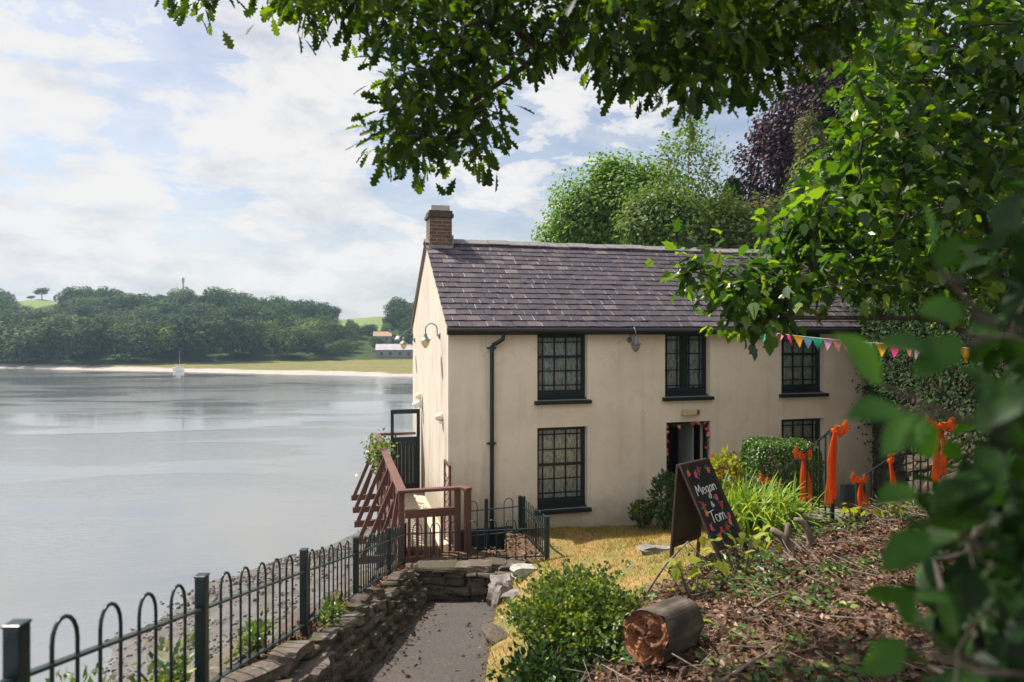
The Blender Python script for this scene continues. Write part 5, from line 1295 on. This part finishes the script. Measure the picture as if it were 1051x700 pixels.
M_SYC = leaf('sycamore_leaf', [(0, (.035, .09, .012)), (.5, (.085, .18, .020)), (1, (.18, .29, .03))], .40, .5, (2., 1.9, .5), .25)
M_MIXG = leaf('mixed_green_leaf', [(0, (.040, .085, .016)), (.5, (.08, .145, .026)), (1, (.16, .22, .045))], .4, .5, (2., 1.9, .6), .25)
M_ASH = leaf('ash_leaf', [(0, (.05, .10, .022)), (.6, (.09, .16, .03)), (1, (.15, .22, .045))], .42, .5, None, .25)
M_COPPER = leaf('copper_leaf', [(0, (.016, .007, .010)), (.6, (.032, .011, .016)), (1, (.065, .02, .024))], .12, .55, (1.9, 1.1, 1.1), .15)
M_OLIVE = leaf('olive_leaf', [(0, (.045, .06, .02)), (.6, (.085, .105, .035)), (1, (.16, .165, .06))], .3, .55, None, .2)
M_FILL = leaf('inner_leaf', [(0, (.025, .055, .014)), (1, (.05, .09, .022))], .2, .6, None, .1)
M_CONIF = leaf('conifer_leaf', [(0, (.012, .035, .018)), (1, (.03, .07, .03))], .15, .5, None, .2)
def rt(px, Y): x = (px-525.5)/FPX*Y; return np.array((x, Y, g1(x, Y)))
Y = 27.; c = W(636, 238, Y); crown_tree('sycamore_tree', 'rounded bright green tree rising behind the middle of the roof', 'tree', rt(634, Y), c, (2.7, 2.4, 2.3), 330, 85, .14, M_SYC, M_GREYBARK, g, LEAFW, .36, 13, extra=[(W(612, 235, Y), (1.5, 1.4, 1.5), 60), (W(668, 205, Y), (1.2, 1.2, 1.5), 60), (W(640, 185, Y), (1.3, 1.3, 1.0), 50)])
Y = 24.; c = W(688, 238, Y); crown_tree('leafy_tree', 'darker yellow green tree beside the rounded bright tree behind the ridge', 'tree', rt(690, Y), c, (1.6, 1.4, 1.9), 170, 75, .13, M_MIXG, M_GREYBARK, g, LEAFW, .34, 8)
Y = 30.; c = W(770, 255, Y); crown_tree('bramble_thicket', 'pale green thicket above the right half of the roof', 'shrub', rt(770, Y), c, (3.0, 1.5, 2.0), 330, 60, .14, M_OLIVE, M_GREYBARK, g, LEAFW, .25, 8)
Y = 25.; c = W(738, 258, Y); crown_tree('holly_bush', 'dark green bush low behind the ridge left of the pale thicket', 'shrub', rt(735, Y), c, (1.6, 1.4, 1.7), 170, 70, .14, M_MIXG, M_GREYBARK, g, LEAFW, .24, 6)
Y = 34.; c = W(888, 165, Y); crown_tree('copper_beech', 'tall purple leaved copper beech behind the broad leaved tree', 'tree', rt(900, Y), c, (5.2, 4.0, 6.6), 1400, 70, .21, M_COPPER, M_BARK, g, LEAFW, .40, 12, trunk_r=.3, extra=[(W(838, 190, Y), (2.2, 2., 2.2), 160), (W(812, 222, Y), (2.1, 2., 1.6), 120), (W(862, 130, Y), (1.9, 2., 2.4), 150)])
Y = 31.; c = W(840, 190, Y); crown_tree('olive_tree', 'small olive grey tree standing in front of the copper beech', 'tree', rt(840, Y), c, (1.15, 1.1, 3.4), 160, 60, .14, M_OLIVE, M_GREYBARK, g, LEAF4, .24, 5)
# slim sparse ash with bare upper twigs
def sparse(name, label, pxs, Y, top, g, n, spread):
    root = rt(pxs, Y); o = thing(name, label, 'tree', tuple(root), 0); c0 = W(pxs, 250, Y)
    limbs = [[root-(0, 0, .3), c0, W(pxs+2, top+55, Y), W(pxs+4, top, Y)], [c0+(0, 0, .6), W(pxs+20, 190, Y), W(pxs+26, top+50, Y), W(pxs+30, top+20, Y)], [c0+(0, 0, .4), W(pxs-14, 200, Y), W(pxs-20, top+45, Y)]]
    tips = px_tips([[(pxs-30, top+50), (pxs-14, top+18), (pxs+2, top), (pxs+20, top+28), (pxs+36, top+40), (pxs+44, top+85), (pxs+44, 250), (pxs-34, 250)]], (Y-1, Y+1), [n], g)
    N, par, r_, tn = grow(limbs, tips, .008, .42); branches('trunk', N-root, par, r_, M_GREYBARK, o, 5)
    keep = tips[g.random(len(tips)) < .85]; lo = tips[tips[:, 2] < W(0, 195, Y)[2]]
    bunch(np.concatenate([keep, lo, lo+g.normal(size=lo.shape)*.2])-root, 24, spread, .15, LEAFQ, M_ASH, o, g, .3, 'leaf_crown', updev=.8); return o
sparse('ash_tree', 'slim sparse ash with thin bare top twigs against the sky', 705, 25., 108, g, 150, .19)
Y = 32.; root = rt(752, Y); o = thing('conifer', 'small dark pointed conifer tip beyond the sparse ash', 'tree', tuple(root)); topz = W(752, 186, Y)[2]-root[2]
MB().tube([(0, 0, -.3), (0, 0, topz-.1)], [.12, .02], 6).build('trunk', M_BARK, o)
n = 2600; f = g.random(n)**.8; a = g.uniform(0, 6.28, n); r_ = (1-f)*1.7*g.uniform(.5, 1, n); P = np.stack([r_*np.cos(a), r_*np.sin(a), topz*(.35+.65*f)], 1)
d = np.stack([np.cos(a), np.sin(a), np.full(n, .5)], 1); scatter('leaf_crown', LEAFQ, P, frame_from(d, g), g.uniform(.2, .36, n), M_CONIF, o)
# brick outbuilding with chimney beyond the right end
ob = thing('brick_outbuilding', 'old brick outbuilding with corbelled chimney beyond the right end of the cottage', 'outbuilding', H(10.0, 3.2, 0), TH)
MB().span((-.1, -.2, -1.2), (3.2, 2.8, 4.15)).build('wall', M_BRICK, ob)
mb = MB(); mb.add([(-.25, -.4, 4.1), (3.4, -.4, 4.1), (3.4, 1.3, 5.15), (-.25, 1.3, 5.15), (-.25, 3.0, 4.1), (3.4, 3.0, 4.1)], [(0, 1, 2, 3), (3, 2, 5, 4), (0, 3, 4), (1, 5, 2), (0, 4, 5, 1)]); mb.build('roof', M_SLATE, ob)
chm = W(814, 262, 0.001)
cl = np.array(((814-525.5)/FPX,))
# chimney sits where the photo shows it: about 0.55 m along its own wall
MB().span((-.06, .25, 4.2), (.50, .85, 5.86)).build('chimney', M_BRICK, ob, bevel=.008)
mb = MB(); mb.span((-.12, .19, 5.80), (.56, .91, 5.90)); mb.span((-.09, .22, 5.70), (.53, .88, 5.80))
for x_ in (.05, .36): mb.add([(x_-.12, .3, 5.90), (x_+.12, .3, 5.90), (x_+.12, .8, 5.90), (x_-.12, .8, 5.90), (x_, .3, 6.10), (x_, .8, 6.10)], [(0, 1, 4), (3, 5, 2), (0, 4, 5, 3), (1, 2, 5, 4)])
mb.build('chimney_cap', M_SOOT, ob)
# ---- growth on top of, and hanging over, the right-hand wall
M_IVY = leaf('ivy_leaf', [(0, (.008, .022, .006)), (.6, (.016, .040, .009)), (1, (.050, .085, .02))], .2, .6, (1.9, 1.9, .6), .12)
g = np.random.default_rng(43)
iv = thing('wall_ivy', 'dark ivy and creeper hanging over the rubble wall behind the stairs', 'ivy', (7.2, 11.0, g1(6.6, 11.0)))
base = np.array(iv.location); m = 900; s = 5.5+g.random(m)**.8*9.4; top = g.random(m)**.65; P = np.stack([xwall(s)-.20-.40*top*g.random(m), s, EYE-1.9+2.5*top+g.normal(size=m)*.12], 1)
P = np.concatenate([P, np.stack([g.uniform(7.2, 8.0, 60), g.uniform(13.2, 14.6, 60), EYE+g.uniform(-2.6, .4, 60)], 1)])
bunch(P-base, 20, .17, .085, LEAF4, M_IVY, iv, g, .5, 'leaves', np.tile((-.8, -.5, .1), (len(P), 1)))
mb = MB()
for i in range(60):
    y_ = g.uniform(7, 14); x_ = float(xwall(y_))-.22; z_ = EYE+.5; L = g.uniform(.8, 2.2); k = 6
    mb.tube([(x_-.05*math.sin(q*2+i)-.1*q/k-base[0], y_+.12*math.sin(q*1.3+i)-base[1], z_-L*q/k-base[2]) for q in range(k)], .005, 4)
mb.build('stems', M_BARK, iv)
for i, (x_, y_, z_, r3, lab, nm) in enumerate(((7.7, 9.2, .9, (1.1, 1.4, 1.4), 'dark evergreen bush on top of the wall behind the broad leaved tree, nearest the view', 'evergreen_bush'), (8.6, 12.0, 1.5, (1.4, 1.6, 1.9), 'dark evergreen bush on top of the wall, middle one', 'evergreen_bush'), (9.0, 15.2, 2.0, (1.5, 1.5, 2.4), 'tall dark evergreen bush past the end of the cottage', 'evergreen_bush'), (9.6, 18.5, 3.2, (1.8, 1.8, 3.4), 'yellow green ivy covered tree behind the brick chimney', 'ivied_tree'))):
    crown_tree(nm, lab, 'shrub' if i < 3 else 'tree', (x_+.3, y_, g1(x_+.3, y_)), (x_, y_, EYE+z_), r3, 120 if i < 3 else 150, 44, .12 if i < 3 else .13, M_IVY if i < 3 else M_SYC, M_BARK, g, LEAF4, .24, 7, 'evergreens on top of the right hand wall' if i < 3 else None)

# ---- garden plants
def leafy(name, label, cat, ctr, rad, n, size, mat, g, tmpl=LEAF4, boxy=False, stems=14, droop=.0, shell=(.55, 1.), updev=.7, shoots=0, lump=.35):
    ctr = np.array(ctr, float); z0 = g1(ctr[0], ctr[1]); o = thing(name, label, cat, (ctr[0], ctr[1], z0)); b = np.array((ctr[0], ctr[1], z0)); r = np.array(rad)
    if boxy:
        d = g.uniform(-1, 1, (n, 3)); ax = g.integers(0, 3, n); d[np.arange(n), ax] = np.where(d[np.arange(n), ax] > 0, 1, -1)*g.uniform(.80, 1.03, n)
        d = d/np.maximum(1, (np.abs(d)**6).sum(1)**(1/6))[:, None]; d *= 1+.05*vnoise(d[:, 0]*3+7, d[:, 1]*3+d[:, 2]*3, 1., 3)[:, None]
    else:
        d = g.normal(size=(n, 3)); d /= np.linalg.norm(d, axis=1)[:, None]; d *= g.uniform(*shell, n)[:, None]*(1+lump*vnoise(d[:, 0]*2+9, d[:, 1]*2+d[:, 2]*2.3, 1.2, 5))[:, None]
    P = ctr+d*r
    if shoots:                         # uneven shoots standing out of the mass
        for _ in range(shoots):
            a = g.normal(size=3); a[2] = abs(a[2])*.8+.2; a /= np.linalg.norm(a); k = 22; f = g.uniform(.7, 1.0+g.uniform(.08, .38), k)[:, None]
            P = np.concatenate([P, ctr+a*r*f+g.normal(size=(k, 3))*.018])
    P = P[P[:, 2] > ground(P[:, 0], P[:, 1])+.02]
    dd = (P-ctr)/r+g.normal(size=P.shape)*.6+np.array((0, 0, .35-droop))
    scatter('leaves', tmpl, P-b, frame_norm(dd*1.3, g, .6) if boxy else frame_from(dd, g, None, updev), g.uniform(size*.6, size*1.2, len(P)), mat, o)
    mb = MB()
    for i in range(stems):
        q = P[g.integers(len(P))]-b; mb.tube([(q[0]*.15, q[1]*.15, -.05), (q[0]*.5, q[1]*.5, q[2]*.6), tuple(q)], [.012, .008, .004], 5)
    mb.build('stems', M_BARK, o); return o
g = np.random.default_rng(51)
M_BOX = leaf('box_hedge_leaf', [(0, (.030, .080, .014)), (.6, (.060, .13, .020)), (1, (.13, .20, .035))], .25, .4, None, .4)
M_BUSH = leaf('bank_bush_leaf', [(0, (.025, .060, .012)), (.4, (.06, .115, .020)), (.75, (.13, .19, .03)), (1, (.26, .28, .05))], .3, .4, None, .4)
M_LIME = leaf('lime_leaf', [(0, (.16, .21, .025)), (.6, (.24, .29, .03)), (1, (.34, .36, .05))], .42, .5, (1.7, 1.6, .5), .25)
M_GARDEN = leaf('garden_leaf', [(0, (.025, .07, .016)), (1, (.07, .14, .03))], .3, .4, None, .35)
p = W(795, 477, 11.6); leafy('clipped_hedge', 'clipped box hedge in front of the lower right window', 'hedge', (p[0]+.1, p[1], p[2]-.12), (.56, .45, .55), 16000, .05, M_BOX, g, LEAFQ, True)
p = W(683, 505, 12.2); leafy('garden_bush', 'leafy green bush beside the front door left of the chalkboard', 'shrub', (p[0], p[1], p[2]-.1), (.26, .26, .50), 700, .10, M_GARDEN, g)
p = W(659, 526, 12.4); leafy('small_fern', 'small ferny plant at the foot of the wall between window and door', 'plant', p, (.25, .18, .20), 420, .085, M_BUSH, g, LEAFQ)
p = W(746, 488, 10.3); leafy('lime_shrub', 'yellow green shrub beside the chalkboard top', 'shrub', p, (.26, .26, .36), 420, .10, M_LIME, g, LEAFQ)
# strappy clump
p = W(780, 545, 8.6); zc = g1(p[0], p[1]); cl = thing('daylily_clump', 'big clump of arching strappy green leaves beside the stair railing', 'plant', (p[0], p[1], zc))
n = 820; V = []; L_idx = []; F = []; mb = MB()
for i in range(n):
    a = g.uniform(0, 6.28); lean = g.uniform(.25, 1.0); L = g.uniform(.55, 1.12); w_ = g.uniform(.009, .016); c0 = g.normal(size=2)*np.array((.22, .16)); d = np.array((math.cos(a), math.sin(a))); nrm = np.array((-d[1], d[0])); P = []
    for q in np.linspace(0, 1, 7):
        r_ = L*(lean*q**1.5)*.75; z = L*(q*1.0-lean*.72*q**2.6); wq = w_*(1-q**3)+.0015
        P += [(*(c0+d*r_-nrm*wq), z), (*(c0+d*r_+nrm*wq), z+.004)]
    mb.add(P, [(2*k, 2*k+1, 2*k+3, 2*k+2) for k in range(6)])
mb.build('leaves', leaf('strap_leaf', [(0, (.08, .17, .02)), (.5, (.16, .27, .03)), (.85, (.27, .36, .05)), (1, (.40, .38, .12))], .35, .4, None, .35), cl)
# bank bush in front
p = W(597, 640, 5.35); leafy('bank_bush', 'low dense small leaved bush spilling over the bank left of the log', 'shrub', (p[0], p[1], g1(p[0], p[1])+.18), (.54, .60, .42), 17000, .036, M_BUSH, g, LEAFW, False, 30, .1, (.35, 1.0), .7, 60, .6)
p = W(560, 690, 4.6); leafy('ivy_mound', 'dark ivy mound at the bottom edge of the bank below the small leaved bush', 'ivy', (p[0], p[1], g1(p[0], p[1])+.02), (.34, .5, .26), 2000, .055, M_IVY, g, LEAF6, False, 10, .1, (.3, 1.))
# vines with lobed lime leaves
for i, (px_a, py_a, Y_, lab, nn, hh) in enumerate(((712, 598, 5.8, 'lime green lobed vine leaves at the foot of the chalkboard', 24, .16), (762, 578, 6.1, 'lime green lobed vine leaves climbing beside the chalkboard front legs', 20, .24), (785, 572, 6.6, 'sparse lime green vine leaves right of the chalkboard', 10, .18), (676, 612, 5.2, 'small lime green vine leaves just above the log', 12, .12), (880, 520, 7.9, 'yellowing lobed leaves beside the far stair post', 12, .14), (915, 522, 7.6, 'yellow green lobed leaves in the litter right of the stairs', 14, .12))):
    p = gpt(px_a, py_a, Y_); o = thing('vine_plant', lab, 'plant', tuple(p), 0, 'lime leaved vines on the bank'); q = g.normal(size=(nn, 3))*np.array((.16, .12, .06))+np.array((0, 0, hh))
    q[:, 2] = np.abs(q[:, 2])+.03; mb = MB()
    for k in q: mb.tube([(k[0]*.2, k[1]*.2, -.04), (k[0]*.7, k[1]*.7, k[2]*.8), tuple(k)], [.005, .004, .002], 4)
    mb.build('stems', M_BARK, o); d = q*np.array((1, 1, 0))+g.normal(size=q.shape)*.2+np.array((0, -.05, .02)); scatter('leaves', FIG, q, frame_from(d, g, None, .4), g.uniform(.07, .13, nn), M_LIME, o)
# creeper on the far corner of the deck rail
o = thing('deck_creeper', 'flowering creeper climbing the far corner of the timber deck rail', 'plant', H(-.97, 2.6, -.05), TH); n = 700
sg_ = g.random(n); P = np.stack([g.normal(size=n)*.13-.02, np.where(sg_ < .6, g.normal(size=n)*.25, g.uniform(0, 1.9, n)), np.where(sg_ < .6, .75+g.random(n)*.62, 1.1+g.normal(size=n)*.10)], 1)
scatter('leaves', LEAF4, P, rand_rot(n, g), g.uniform(.06, .12, n), M_BUSH, o); mb = MB()
for i in range(6): mb.tube([(g.normal()*.03, g.normal()*.05, 0), (g.normal()*.05, g.normal()*.1, .6), (g.normal()*.1, g.normal()*.2, 1.2)], .008, 5)
mb.build('stems', M_BARK, o)
n = 18; scatter('blossom', (LEAFQ[0]*np.array((1.6, 1, 1)), LEAFQ[1]), P[:n]*np.array((1.15, 1, 1.02)), rand_rot(n, g), .07, plain('blossom_white', (.7, .66, .6), .7), o)
# weeds along the shore fence
for i, (Y_, dx, r3, n, lab) in enumerate(((2.75, -.22, (.16, .30, .26), 500, 'green weeds growing behind the nearest bay of the shore fence'), (3.45, -.16, (.14, .3, .22), 420, 'green weeds round the second post of the shore fence'), (4.6, -.14, (.10, .35, .13), 320, 'low weeds along the foot of the shore fence in its third bay'), (5.7, .1, (.10, .3, .10), 240, 'low green tufts on the wall top by the third fence post'), (2.2, .18, (.1, .3, .12), 220, 'leafy weeds inside the fence nearest the view'))):
    leafy('fence_weeds', lab, 'plant', (float(fx(Y_))+dx, Y_, float(zfb(np.array(Y_)))+EYE+.08), r3, n, .05, M_BUSH, g, LEAF4, False, 8, 0, (.2, 1.))['group'] = 'weeds along the shore fence'

# ---- ground cover (nobody could count it)
g = np.random.default_rng(61)
n = 90000; X = g.uniform(-.25, 7.4, n); Y = 4.2+g.random(n)**.8*9.4; k = g.random(n) < lawn(X, Y)*.95; k &= (X-.2*0 < xwall(Y)-.1) & ((X-CX)*-ST+(Y-CY)*CT < -.03) & ~((X < .5) & (Y > 10.1)); X, Y = X[k], Y[k]
X2 = np.concatenate([g.uniform(-1.76, -1.46, 2600), g.uniform(-.9, .5, 700)]); Y2 = np.concatenate([g.uniform(1, 10.8, 2600), g.uniform(10, 11.9, 700)]); k = g.random(len(X2)) < np.clip(.4+1.6*vnoise(X2, Y2, 2., 44), 0, 1); X = np.concatenate([X, X2[k]]); Y = np.concatenate([Y, Y2[k]])
P = np.stack([X, Y, ground(X, Y)-.004], 1); d = g.normal(size=(len(P), 3))*.7; d[:, 2] = g.uniform(.5, 1.2, len(P)); sz = g.uniform(.025, .065, len(P))*(1+.6*vnoise(X, Y, 1.7, 33))
BLADE = (np.array([(-.07, 0, 0), (.07, 0, 0), (.04, .6, .06), (-.04, .6, .06), (0, 1, .2)]), [(0, 1, 2, 3), (3, 2, 4)])
M_GRASS = leaf('dry_grass', [(0, (.11, .15, .03)), (.26, (.22, .21, .05)), (.40, (.40, .26, .085)), (1, (.62, .43, .18))], .3, .6, (1.4, 1.3, .6), .2)
_t = M_GRASS.node_tree; _p = next(q for q in _t.nodes if q.type == 'BSDF_PRINCIPLED'); _src = _p.inputs['Base Color'].links[0].from_socket
_n = _t.nodes.new('ShaderNodeTexNoise'); _n.inputs['Scale'].default_value = 1.5; _n.inputs['Detail'].default_value = 5; _tc = _t.nodes.new('ShaderNodeTexCoord'); _t.links.new(_tc.outputs['Object'], _n.inputs['Vector'])
_r = _t.nodes.new('ShaderNodeValToRGB'); _r.color_ramp.elements[0].position = .38; _r.color_ramp.elements[1].position = .58; _r.color_ramp.elements[0].color = (1.05, .95, .85, 1); _r.color_ramp.elements[1].color = (.42, .62, .38, 1)
_m = _t.nodes.new('ShaderNodeMixRGB'); _m.blend_type = 'MULTIPLY'; _m.inputs[0].default_value = 1; _t.links.new(_n.outputs[0], _r.inputs[0]); _t.links.new(_src, _m.inputs[1]); _t.links.new(_r.outputs[0], _m.inputs[2]); _t.links.new(_m.outputs[0], _p.inputs['Base Color'])
gr = scatter('lawn_grass', BLADE, P, frame_from(d, g), sz, M_GRASS)
tag(gr, 'sparse dry yellow grass on the lawn', 'grass', None, 'stuff')
n = 85000; X = .05+g.random(n)*7.0; Y = 1.4+g.random(n)**.75*8.6; k = (g.random(n) > lawn(X, Y)+.03) & (X < xwall(Y)-.1); X, Y = X[k], Y[k]; m = len(X)
P = np.stack([X, Y, ground(X, Y)+g.random(m)**2*.05], 1); d = g.normal(size=(m, 3)); d[:, 2] *= .35
n2_ = 2600; X2 = g.uniform(-1.76, -1.44, n2_); Y2 = g.uniform(.8, 10.8, n2_); n3_ = 220; X3 = np.where(g.random(n3_) < .6, -1.13+g.random(n3_)**2*.35, -.22-g.random(n3_)**2*.3); Y3 = g.uniform(4.6, 9.8, n3_); n4_ = 900; X4 = g.uniform(-.9, .5, n4_); Y4 = g.uniform(10.0, 11.9, n4_); X2 = np.concatenate([X2, X3, X4]); Y2 = np.concatenate([Y2, Y3, Y4])
P = np.concatenate([P, np.stack([X2, Y2, ground(X2, Y2)+.02], 1)]); m = len(P); d = g.normal(size=(m, 3)); d[:, 2] *= .35
M_LIT = leaf('dead_leaf', [(0, (.022, .011, .006)), (.35, (.062, .028, .014)), (.65, (.115, .060, .033)), (.88, (.22, .13, .078)), (1, (.42, .31, .22))], .15, .6, (1.5, 1.2, .8), .3)
CURL = (np.array([(0, 0, 0), (-.32, .35, .18), (0, .45, .02), (.30, .4, .15), (-.2, .8, .16), (0, 1, -.06), (.2, .8, .2)]), [(0, 2, 1), (1, 2, 4), (4, 2, 5), (0, 3, 2), (3, 6, 2), (6, 5, 2)])
tag(scatter('leaf_litter', CURL, P, frame_from(d, g, None, .7), g.uniform(.012, .045, m)*(1+1.4*g.random(m)**3), M_LIT), 'thick brown leaf litter covering the bank', 'leaf litter', None, 'stuff')
n = 5200; X = .3+g.random(n)*6.3; Y = 2.2+g.random(n)*7.2; k = (g.random(n) > lawn(X, Y)+.03) & (X < xwall(Y)-.1); X, Y = X[k], Y[k]; m = len(X)
p0 = np.stack([X, Y, ground(X, Y)+.02], 1); a = g.uniform(0, 6.28, m); STK = (np.array([(-.012, 0, 0), (.012, 0, 0), (0, 0, .02), (-.01, 1, .0), (.01, 1, 0), (0, 1, .015)]), [(0, 1, 4, 3), (1, 2, 5, 4), (2, 0, 3, 5), (0, 2, 1), (3, 4, 5)])
tag(scatter('twig_litter', STK, p0, frame_from(np.stack([np.cos(a), np.sin(a), g.normal(size=m)*.15], 1), g, None, .1), g.uniform(.1, .38, m), M_DEAD), 'thin dead twigs strewn over the leaf litter', 'twigs', None, 'stuff')
M_GIVY = leaf('ground_ivy_leaf', [(0, (.020, .055, .014)), (.5, (.05, .11, .025)), (.85, (.10, .18, .04)), (1, (.24, .27, .05))], .28, .38, None, .4)
# patches of ivy seedlings in the litter
n = 26000; X = .2+g.random(n)*6.5; Y = 1.6+g.random(n)*8; w_ = vnoise(X, Y, 1.4, 35)+.45*vnoise(X, Y, 4, 36); near = np.clip((5.6-Y)/3, 0, 1)
k = (w_+.34*near > .0) & (X < xwall(Y)-.1) & (g.random(n) > lawn(X, Y)*.9); X, Y = X[k], Y[k]; m = len(X)
P = np.stack([X, Y, ground(X, Y)+.02+g.random(m)*.08], 1); d = g.normal(size=(m, 3)); d[:, 2] = np.abs(d[:, 2])*.4
tag(scatter('ground_ivy', LEAF6, P, frame_from(d, g, None, .5), g.uniform(.025, .065, m), M_GIVY), 'small green ivy leaves creeping through the litter', 'ground ivy', None, 'stuff')
# seaweed and pebbles on the shingle
n = 22000; Y = 6+g.random(n)*26; w_ = np.interp(Y, [0, 22, 28, 45], [9, 8, 4.2, 2]); X = edge(Y)-.1-g.random(n)**1.2*w_*1.06; k = g.random(n) < np.clip(.5+2.2*vnoise(X, Y, .6, 38)+1.2*vnoise(X, Y, 2, 39), .08, 1); X, Y = X[k], Y[k]; m = len(X)
P = np.stack([X, Y, ground(X, Y)-.01], 1); PEB = (np.array([(-.5, -.4, 0), (.5, -.4, 0), (.6, .4, 0), (-.4, .5, 0), (-.3, -.2, .4), (.3, -.25, .45), (.35, .3, .4), (-.3, .3, .42)]), [(4, 5, 6, 7), (0, 1, 5, 4), (1, 2, 6, 5), (2, 3, 7, 6), (3, 0, 4, 7)])
a = g.uniform(0, 6.28, m); Mz = np.zeros((m, 3, 3)); Mz[:, 0, 0] = np.cos(a); Mz[:, 0, 1] = -np.sin(a); Mz[:, 1, 0] = np.sin(a); Mz[:, 1, 1] = np.cos(a); Mz[:, 2, 2] = 1
tag(scatter('beach_pebbles', PEB, P, Mz, g.uniform(.03, .12, m), leaf('pebble', [(0, (.015, .010, .006)), (.6, (.05, .036, .026)), (.9, (.13, .11, .09)), (1, (.26, .24, .22))], 0., .7, None, .3)), 'dark pebbles and seaweed on the foreshore', 'pebbles', None, 'stuff')

# ---- far wooded hill: individual trees
M_FAR = leaf('far_tree_leaf', [(0, (.016, .040, .013)), (.5, (.036, .074, .021)), (1, (.080, .125, .032))], .12, .7, (1.7, 1.7, .7), .1, True)
def far_crown(seed, tall=1.):
    g = np.random.default_rng(seed); tips = []; nrs = []
    lobes = [(np.array((0, 0, .58)), .30)]+[(np.array((math.cos(a)*r, math.sin(a)*r, h)), g.uniform(.17, .26)) for a, r, h in zip(g.uniform(0, 6.28, 9), g.uniform(.14, .34, 9), g.uniform(.30, .84, 9))]
    for c, r in lobes:
        k = int(95*(r/.22)**2); d = g.normal(size=(k, 3)); d /= np.linalg.norm(d, axis=1)[:, None]; d[:, 2] *= .85; tips.append(c+d*r*g.uniform(.85, 1.05, k)[:, None]); nrs.append(d)
    tips = np.concatenate(tips); nrs = np.concatenate(nrs); k = tips[:, 2] > .08; tips, nrs = tips[k], nrs[k]; n = 3; P = np.repeat(tips, n, 0)+g.normal(size=(len(tips)*n, 3))*.020; P[:, 2] *= tall
    o = scatter('woodland_tree', LEAFQ, P, frame_norm(np.repeat(nrs, n, 0)+np.array((0, 0, .55)), g, .33), g.uniform(.035, .075, len(P)), M_FAR)
    return o
g = np.random.default_rng(71); protos = [far_crown(100+i, t_) for i, t_ in enumerate((1., 1.05, .95, 1.1, .9, 1.0))]
used = [0]*len(protos); pts = []
houses = [((406-525.5)/FPX*176, 176, 7.5), ((413-525.5)/FPX*196, 196, 4.5), ((393-525.5)/FPX*200, 200, 5)]
for x in np.arange(-215, 6, 6.9):
    for q in np.arange(1.5, 92, 6.8):
        X = x+g.uniform(-3, 3); Y = float(ysh(np.array([X]))[0]+dtree(np.array([X]))[()])+q+g.uniform(-2, 2.6)+1.5
        px_ = 525.5+X/Y*FPX
        if px_ < -45 or px_ > 450: continue
        if 12 < px_ < 60 and q > 54: continue
        if field_mask(np.array([X]), np.array([Y]))[0]: continue
        if any(abs(X-hx) < hr and hy-11 < Y < hy+4 for hx, hy, hr in houses): continue
        pts.append((X, Y, q, px_))
pts.sort(key=lambda p: p[1]); print('far trees', len(pts))
pts = pts[:300]
for i, (X, Y, q, px_) in enumerate(pts):
    k = int(g.integers(len(protos)))
    if used[k] == 0: o = protos[k]
    else: o = protos[k].copy(); COL.objects.link(o)
    used[k] += 1
    h = g.uniform(5.6, 9.4)*(1.18 if q < 9 and px_ < 330 else 1)*(.5 if 352 < px_ < 402 and q > 8 else 1)*(.7 if 335 < px_ <= 352 or (5 < px_ < 66 and q > 40) else 1); o.location = (X, Y, fz(X, Y)-.5); o.rotation_euler = (0, 0, g.uniform(0, 6.28)); o.scale = (h*g.uniform(.95, 1.35), h*g.uniform(.95, 1.35), h)
    if q < 9: lab = 'woodland tree in the front row along the far shore'
    elif q > 70: lab = 'woodland tree on the crest of the far hill'
    else: lab = 'woodland tree in the mass covering the slope of the far hill'
    tag(o, lab, 'tree', lab.replace('woodland tree', 'woodland trees'))
for k, u in enumerate(used):
    if u == 0: bpy.data.objects.remove(protos[k])
# lone hilltop tree and hedgerow bushes
def lone(px_, top, bot, Y, lab, wide=1.2, nm='hilltop_tree'):
    x = (px_-525.5)/FPX*Y; z = fz(x, Y); h = (bot-top)/FPX*Y; o = thing(nm, lab, 'tree', (x, Y, z-.3)); c = copy_c = bpy.data.objects.new('leaf_crown', protos_mesh); COL.objects.link(c); c.parent = o; c.scale = (h*wide*1.1, h*wide*1.1, h*.85); c.location = (0, 0, h*.22)
    MB().tube([(0, 0, -.5), (0, 0, h*.6)], [h*.045, h*.03], 6).build('trunk', M_BARK, o); return o
protos_mesh = bpy.data.meshes['woodland_tree']
lone(43, 292, 304, 245, 'lone dark tree standing on the hilltop field against the sky', 1.1)
lone(32, 300, 305, 245, 'low bush just left of the lone hilltop tree', 1.5, 'hilltop_bush')
lone(4, 301, 307, 245, 'small rounded tree at the far left end of the hilltop', 1.5)
# ============================================================ the air between here and the far hill
hz = MB().span((-330, -25, -16), (250, 420, 24)).build('haze', None)
hz['kind'] = 'stuff'; tag(hz, 'faint blue summer haze over the estuary', 'haze')
m = bpy.data.materials.new('haze_air'); m.use_nodes = True; nt = m.node_tree; nt.nodes.clear()
o_ = nt.nodes.new('ShaderNodeOutputMaterial'); v_ = nt.nodes.new('ShaderNodeVolumePrincipled'); v_.inputs['Color'].default_value = (.55, .78, 1, 1); v_.inputs['Density'].default_value = .00040; v_.inputs['Anisotropy'].default_value = .2
nt.links.new(v_.outputs[0], o_.inputs['Volume']); hz.data.materials.append(m)
hz.display_type = 'WIRE'
